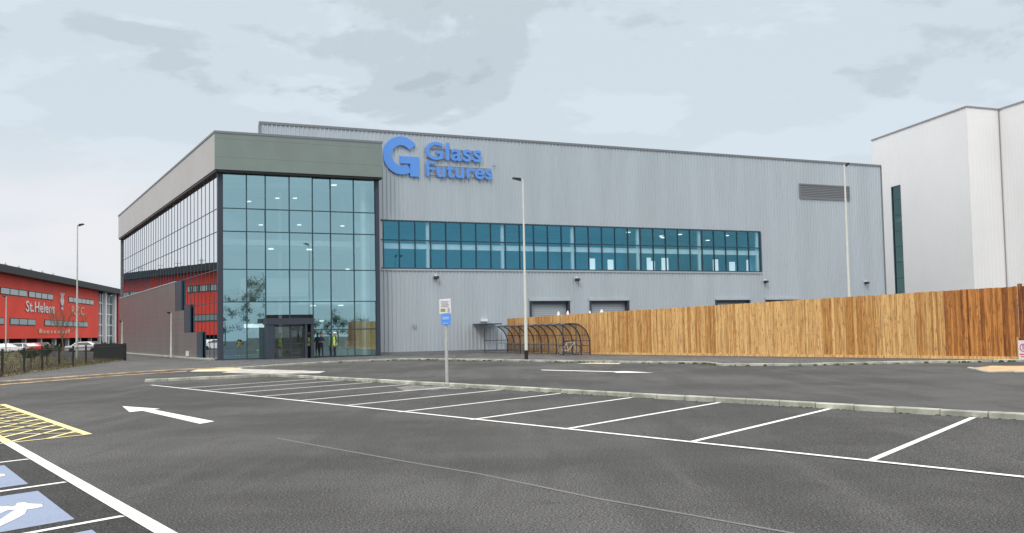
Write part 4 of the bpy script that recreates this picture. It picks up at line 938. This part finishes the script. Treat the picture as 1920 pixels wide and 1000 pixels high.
def leafy(name, c, rx, rz_, n, label, seed, m='leaf', cat='bush', grp=None, trunk=0):
    rt = empty(name, (c.x, c.y, max(0, c.z - rz_)) if not trunk else (c.x, c.y, 0), label, cat, grp); r_ = random.Random(seed); mb = MB()
    cl = [(Vector((r_.gauss(0, .45) * rx, r_.gauss(0, .45) * rx, r_.gauss(0, .4) * rz_)), r_.uniform(.25, .5)) for _ in range(14)]
    for k in range(n):
        q, s_ = r_.choice(cl); p = c + q + Vector((r_.gauss(0, .5) * rx * s_, r_.gauss(0, .5) * rx * s_, r_.gauss(0, .5) * rz_ * s_)); L_ = r_.uniform(.05, .12) * (1 + rx * .25)
        a, b_ = r_.random() * 6.28, r_.random() * 3; u = Vector((math.cos(a) * math.cos(b_), math.sin(a) * math.cos(b_), math.sin(b_))); v = u.cross(Vector((r_.random(), r_.random(), 1))).normalized()
        mb.mi = 0 if r_.random() < .6 else 1; mb.face([p - u * L_, p - v * L_ * .5, p + u * L_, p + v * L_ * .5])
    mb.build('foliage' if not trunk else 'crown', [M[m], M['leaf2']], rt, recalc=False)
    mb = MB(); base = Vector((c.x, c.y, 0))
    mb.tube([base, base.lerp(c, .6), c + Vector((0, 0, rz_ * .3))], .05 if not trunk else trunk, 7, r1=.02)
    for k in range(5): a = k * 1.3; mb.tube([base.lerp(c, .6), c + Vector((math.cos(a) * rx * .5, math.sin(a) * rx * .5, rz_ * .2))], .02 if not trunk else trunk * .5, 5, r1=.01)
    mb.build('stem' if not trunk else 'trunk', M['bark'], rt)
for (x, y, yd, rx, lab) in [(88, 650, 66, .6, 'dark green bush on the verge left of the bare tree'), (58, 655, 60, .5, 'low scrubby bush on the verge behind the railings'), (208, 655, 92, .7, 'small dark shrub behind the end of the railings')]:
    c = at_y((x, y), yd); c.z = 1.0; leafy('bush', c, rx, .35, 420, lab, x)
# trees beyond the car park behind the camera (mirrored in the glazing)
mb = MB(); r_ = random.Random(77)
for k in range(26):
    x = 66 + k * 3.9 + r_.uniform(-2, 2); y = -58 + k * 1.2 + r_.uniform(-8, 8); h = r_.uniform(6.5, 11) if x < 105 else r_.uniform(4, 7); b_ = Vector((x, y, 0)); mb.mi = 2; mb.tube([b_, b_ + Z * h * .6], .18, 6, r1=.06)
    cl = [(b_ + Vector((r_.gauss(0, 1.3), r_.gauss(0, 1.3), h * r_.uniform(.35, .95))), r_.uniform(.5, 1.1)) for _ in range(16)]
    for j in range(1100):
        q, s_ = r_.choice(cl); p = q + Vector((r_.gauss(0, .6), r_.gauss(0, .6), r_.gauss(0, .5))) * s_; L_ = r_.uniform(.12, .25)
        a, c_ = r_.random() * 6.28, r_.random() * 3; u = Vector((math.cos(a) * math.cos(c_), math.sin(a) * math.cos(c_), math.sin(c_))); v = u.cross(Vector((r_.random(), r_.random(), 1))).normalized()
        mb.mi = 0 if r_.random() < .6 else 1; mb.face([p - u * L_, p - v * L_ * .5, p + u * L_, p + v * L_ * .5])
tag(mb.build('woodland', [M['leaf'], M['leaf2'], M['bark']], recalc=False), 'dark tree belt behind the car park, seen mirrored low in the glazing', 'woodland', kind='stuff')

def car_builder(mname):
    rt = bpy.data.objects.new('parked_car', None); col.objects.link(rt)
    prof = [(-2.15, .35), (-2.2, .75), (-2.05, .92), (-1.3, 1.0), (-.75, 1.42), (.75, 1.46), (1.5, 1.05), (2.1, .95), (2.2, .7), (2.15, .3)]
    body = MB(); n = len(prof)
    for (y0, y1) in ((-.85, .85),):
        def inset(z): return 0 if z < 1.0 else (z - 1.0) * .45
        a = [Vector((x, y0 + inset(z), z)) for x, z in prof]; b_ = [Vector((x, y1 - inset(z), z)) for x, z in prof]
        body.face(a); body.face(list(reversed(b_)))
        for k in range(n): body.face([a[k], b_[k], b_[(k + 1) % n], a[(k + 1) % n]])
    bo = body.build('body', M[mname], rt, local=True)
    for s_ in (-1, 1):
        mb = MB(); yy = .86; mb.face([(-1.15, s_ * (yy - .0), 1.02), (1.3, s_ * yy, 1.04), (.72, s_ * (yy - .16), 1.38), (-.7, s_ * (yy - .16), 1.36)]); mb.build('side_window', M['car_glass'], rt, local=True)
    mb = MB(); mb.face([(-1.28, -.75, 1.03), (-1.28, .75, 1.03), (-.80, .62, 1.41), (-.80, -.62, 1.41)]); mb.build('windscreen', M['car_glass'], rt, local=True)
    for x in (-1.35, 1.35):
        for s_ in (-1, 1): mb = MB(); mb.tube([(x, s_ * .68, .32), (x, s_ * .89, .32)], .32, 14); wh = mb.build('wheel', M['tyre'], rt, local=True)
    return rt
protos = {}
for k, (px_, mname, lab) in enumerate([(5, 'car_white', 'white car parked before the stadium at the left edge of the photo'), (34, 'car_white', 'white car parked before the stadium, second from the left edge'), (56, 'car_red', 'red car parked before the stadium between white and grey cars'), (80, 'car_grey', 'grey car parked before the stadium left of the bare tree'), (156, 'car_white', 'white car parked before the stadium right of the tall grey lamp post'), (172, 'car_red', 'red car parked near the white columns of the stadium')]):
    P = at_y((px_, 650), 128 + k * 4); P.z = -.12
    if mname not in protos: o = protos[mname] = car_builder(mname)
    else: o = copy_tree(protos[mname])
    o.location = P; o.rotation_euler = (0, 0, rad(100 + k * 3) if k % 2 else rad(10)); tag(o, lab, 'car', 'cars parked before the stadium')

# ================================================================== PEOPLE
def person(loc, face, label, vest='hivis', hat=None, bend=0.0, arms='down', trousers='cloth_navy', top='cloth_navy'):
    loc = Vector(loc); rt = empty('person', loc, label, 'person', rz=face)
    b_ = bend
    def sp_(x, y, z):      # bend the upper body forward (+Y local) about the hip
        if z <= .92: return Vector((x, y, z))
        dz = z - .92; return Vector((x, y + dz * math.sin(b_), .92 + dz * math.cos(b_)))
    V = {}; E = []; R_ = {}
    def add(n, p, r, par=None):
        V[n] = p; R_[n] = r
        if par: E.append((par, n))
    drop = 0
    add('pel', sp_(0, 0, .94), (.155, .115)); add('waist', sp_(0, .01, 1.10), (.14, .10), 'pel'); add('chest', sp_(0, 0, 1.30), (.165, .115), 'waist'); add('neckb', sp_(0, -.01, 1.46), (.075, .07), 'chest')
    add('neck', sp_(0, .0, 1.53), (.055, .055), 'neckb'); add('chin', sp_(0, .025, 1.60), (.075, .08), 'neck'); add('head', sp_(0, .01, 1.67), (.085, .10), 'chin'); add('crown', sp_(0, 0, 1.745), (.06, .07), 'head')
    for s_, n in ((-1, 'l'), (1, 'r')):
        add(n + 'sh', sp_(s_ * .17, 0, 1.42), (.07, .07), 'chest')
        if arms == 'down': el, wr, hd = sp_(s_ * .23, -.02, 1.14), sp_(s_ * .22, .06, .90), sp_(s_ * .215, .09, .82)
        elif arms == 'forward': el, wr, hd = sp_(s_ * .22, .06, 1.16), sp_(s_ * .12, .28, 1.10), sp_(s_ * .09, .36, 1.11)
        else: el, wr, hd = sp_(s_ * .2, .2, 1.2), sp_(s_ * .15, .42, 1.28), sp_(s_ * .14, .5, 1.3)
        add(n + 'el', el, (.045, .045), n + 'sh'); add(n + 'wr', wr, (.03, .032), n + 'el'); add(n + 'hd', hd, (.022, .042), n + 'wr')
        d = (hd - wr).normalized()
        for k, (o_, L_) in enumerate(((-.03, .075), (-.01, .088), (.01, .085), (.03, .07))):
            t1 = hd + d * .04 + Vector((0, o_, 0)) ; t2 = t1 + (d + Vector((-s_ * .3, 0, 0))).normalized() * L_
            add(n + 'f%d' % k, t2, (.009, .009), n + 'hd')
        add(n + 'th', hd + Vector((-s_ * .02, .05, -.01)), (.010, .010), n + 'hd')
        add(n + 'hip', Vector((s_ * .09, 0, .86)), (.095, .10), 'pel'); kn = Vector((s_ * .11, .03 + b_ * .12, .50)); add(n + 'kn', kn, (.06, .065), n + 'hip'); add(n + 'an', Vector((s_ * .12, -.02, .10)), (.042, .045), n + 'kn')
        add(n + 'toe', Vector((s_ * .13, .14, .035)), (.04, .03), n + 'an')
    names = list(V); me = bpy.data.meshes.new('body'); me.from_pydata([tuple(V[n]) for n in names], [(names.index(a), names.index(b)) for a, b in E], [])
    t = bpy.data.objects.new('body', me); col.objects.link(t); sk = t.modifiers.new('s', 'SKIN'); ss = t.modifiers.new('ss', 'SUBSURF'); ss.levels = 1; ss.render_levels = 1
    if not me.skin_vertices: pass
    for i, n in enumerate(names): me.skin_vertices[0].data[i].radius = R_[n]; me.skin_vertices[0].data[i].use_root = (n == 'pel')
    bpy.context.view_layer.update(); m2 = bpy.data.meshes.new_from_object(t.evaluated_get(bpy.context.evaluated_depsgraph_get())); bpy.data.objects.remove(t)
    m2.materials.clear()
    for mm in (trousers, top, 'skin', 'boot'): m2.materials.append(M[mm])
    hands = [V['lhd'], V['rhd']]; nk = V['neck']; up = (V['chin'] - V['chest']).normalized()
    for f in m2.polygons:
        c_ = f.center; f.use_smooth = True
        if (c_ - nk).dot(up) > -.01: k = 2
        elif min((c_ - h_).length for h_ in hands) < .13: k = 2
        elif c_.z < .13: k = 3
        elif c_.z < .95: k = 0 if abs(c_.x) < .2 or c_.z < .8 else 1
        else: k = 1
        f.material_index = k
    bo = bpy.data.objects.new('body', m2); col.objects.link(bo); bo.parent = rt
    Hd = V['head']; fw = Vector((0, math.cos(b_ * .8), -math.sin(b_ * .8))); u_ = (V['crown'] - V['chin']).normalized(); rx = Vector((1, 0, 0))
    def HP(x, y, z): return Hd + rx * x + fw * y + u_ * z
    def blob(mb, c_, r, sy=1, sz=1, n=8):
        vs = []; fs = []
        for i in range(1, 5):
            for k in range(n): th = math.pi * i / 5; ph = 2 * math.pi * k / n; vs.append(c_ + rx * (r * math.sin(th) * math.cos(ph)) + fw * (r * sy * math.sin(th) * math.sin(ph)) + u_ * (r * sz * math.cos(th)))
        for i in range(3):
            for k in range(n): fs.append((i * n + k, i * n + (k + 1) % n, (i + 1) * n + (k + 1) % n, (i + 1) * n + k))
        fs += [tuple(range(n - 1, -1, -1)), tuple(range(3 * n, 4 * n))]; mb.smooth = True; mb.raw(vs, fs)
    mb = MB(); [blob(mb, HP(s_ * .032, .088, .005), .012) for s_ in (-1, 1)]; mb.build('eyes', M['black'], rt, local=True)
    mb = MB(); blob(mb, HP(0, .105, -.02), .014, 1.3, 1.8); [blob(mb, HP(s_ * .085, 0, -.01), .022, .6, 1.5) for s_ in (-1, 1)]; mb.build('nose_and_ears', M['skin'], rt, local=True)
    mb = MB(); mb.hexa([HP(x, y, z) for x, y, z in [(-.025, .09, -.06), (.025, .09, -.06), (.025, .1, -.06), (-.025, .1, -.06), (-.025, .09, -.052), (.025, .09, -.052), (.025, .1, -.052), (-.025, .1, -.052)]]); mb.build('mouth', M['red_dark'], rt, local=True)
    mb = MB(); blob(mb, HP(0, -.02, .045), .098, 1.08, .8, 12); mb.build('hair', M['hair'], rt, local=True)
    if hat:
        mb = MB(); mb.smooth = True
        for k in range(12):
            for i in range(4):
                def hp(i, k): th = math.pi / 2 * i / 4; ph = 2 * math.pi * k / 12; return HP(.118 * math.cos(th) * math.cos(ph), -.005 + .135 * math.cos(th) * math.sin(ph), .055 + .10 * math.sin(th))
                mb.face([hp(i, k), hp(i, k + 1), hp(i + 1, k + 1), hp(i + 1, k)])
            ph0, ph1 = 2 * math.pi * k / 12, 2 * math.pi * (k + 1) / 12
            mb.face([HP(.118 * math.cos(ph0), -.005 + .135 * math.sin(ph0), .055), HP(.118 * math.cos(ph1), -.005 + .135 * math.sin(ph1), .055), HP(.14 * math.cos(ph1), .01 + .17 * math.sin(ph1), .05), HP(.14 * math.cos(ph0), .01 + .17 * math.sin(ph0), .05)])
        mb.build('hard_hat', M[hat], rt, local=True)
    if vest:
        mb = MB(); mb.smooth = True; lev = [(.86, .185, .14), (1.0, .175, .135), (1.15, .17, .13), (1.3, .20, .14), (1.42, .20, .125), (1.47, .13, .10)]; n = 16
        rg = [[sp_(a * math.cos(2 * math.pi * k / n), c_ * math.sin(2 * math.pi * k / n), z) for k in range(n)] for z, a, c_ in lev]
        for i in range(len(lev) - 1):
            for k in range(n): mb.face([rg[i][k], rg[i][(k + 1) % n], rg[i + 1][(k + 1) % n], rg[i + 1][k]])
        vt = mb.build('vest', M[vest], rt, local=True)
        mb = MB(); mb.smooth = True
        for z, a, c_ in ((1.02, .182, .140), (1.2, .187, .139)):
            r0 = [sp_(a * math.cos(2 * math.pi * k / n), c_ * math.sin(2 * math.pi * k / n), z) for k in range(n)]; r1 = [sp_(a * math.cos(2 * math.pi * k / n), c_ * math.sin(2 * math.pi * k / n), z + .05) for k in range(n)]
            for k in range(n): mb.face([r0[k], r0[(k + 1) % n], r1[(k + 1) % n], r1[k]])
        mb.build('reflective_band', M['hiband'], vt, local=True)
    return rt
def inside(px_, v):
    u, _ = pl((px_, 660), v); return B(u, v, .02)
person(inside(449, .45), rad(200), 'person in a yellow vest bending over behind the left ground floor glass', bend=1.05, arms='forward')
person(inside(525, -.3) , rad(160), 'person in a yellow vest standing behind the left leaf of the entrance doors', arms='down', trousers='cloth_blue')
person(inside(580.5, -.75), rad(230), 'person in white hard hat and yellow vest at the right leg of the entrance portal', hat='hat_white', arms='forward')
person(inside(602, -.35), rad(190), 'dark haired person in dark clothes just right of the entrance', vest=None, top='cloth_navy', arms='forward')
person(inside(628, -.40), rad(120), 'rightmost person, white hard hat and yellow vest, standing well right of the entrance', hat='hat_white', arms='down')
# things in the lobby
c = inside(428, 1.4); rt = empty('tool_case', c, 'dark blue case on the floor behind the left ground floor glass', 'case')
T = lambda x, y, z: c + FD * x + LD * y + Z * z
mb = MB(); mb.box((-.45, -.3, 0), (.45, .3, .7), T); mb.build('shell', M['blue_dark'], rt); mb = MB(); mb.tube([T(-.15, 0, .7), T(-.15, 0, .8), T(.15, 0, .8), T(.15, 0, .7)], .02, 6); mb.build('handle', M['black'], rt)
c2 = inside(640, 1.8); rt = empty('notice_stand', c2, 'dark framed notice stand behind the glass right of the standing people', 'notice stand'); T = lambda x, y, z: c2 + FD * x + LD * y + Z * z
mb = MB(); mb.box((-.55, 0, .75), (.55, .05, 1.95), T); mb.build('board', M['inner_warm'], rt); mb = MB(); mb.box((-.55, -.02, 0), (-.48, .07, 2.0), T); mb.box((.48, -.02, 0), (.55, .07, 2.0), T); mb.build('leg', M['black'], rt)
c3 = inside(668, 5.0); rt = empty('reception_desk', c3, 'pale reception desk seen through the glass at the right of the ground floor', 'desk'); T = lambda x, y, z: c3 + FD * x + LD * y + Z * z
mb = MB(); mb.box((-1.5, 0, 0), (1.5, .7, 1.0), T); mb.build('front', M['inner'], rt); mb = MB(); mb.box((-1.6, -.1, 1.0), (1.6, .8, 1.06), T); mb.build('worktop', M['inner_white'], rt)
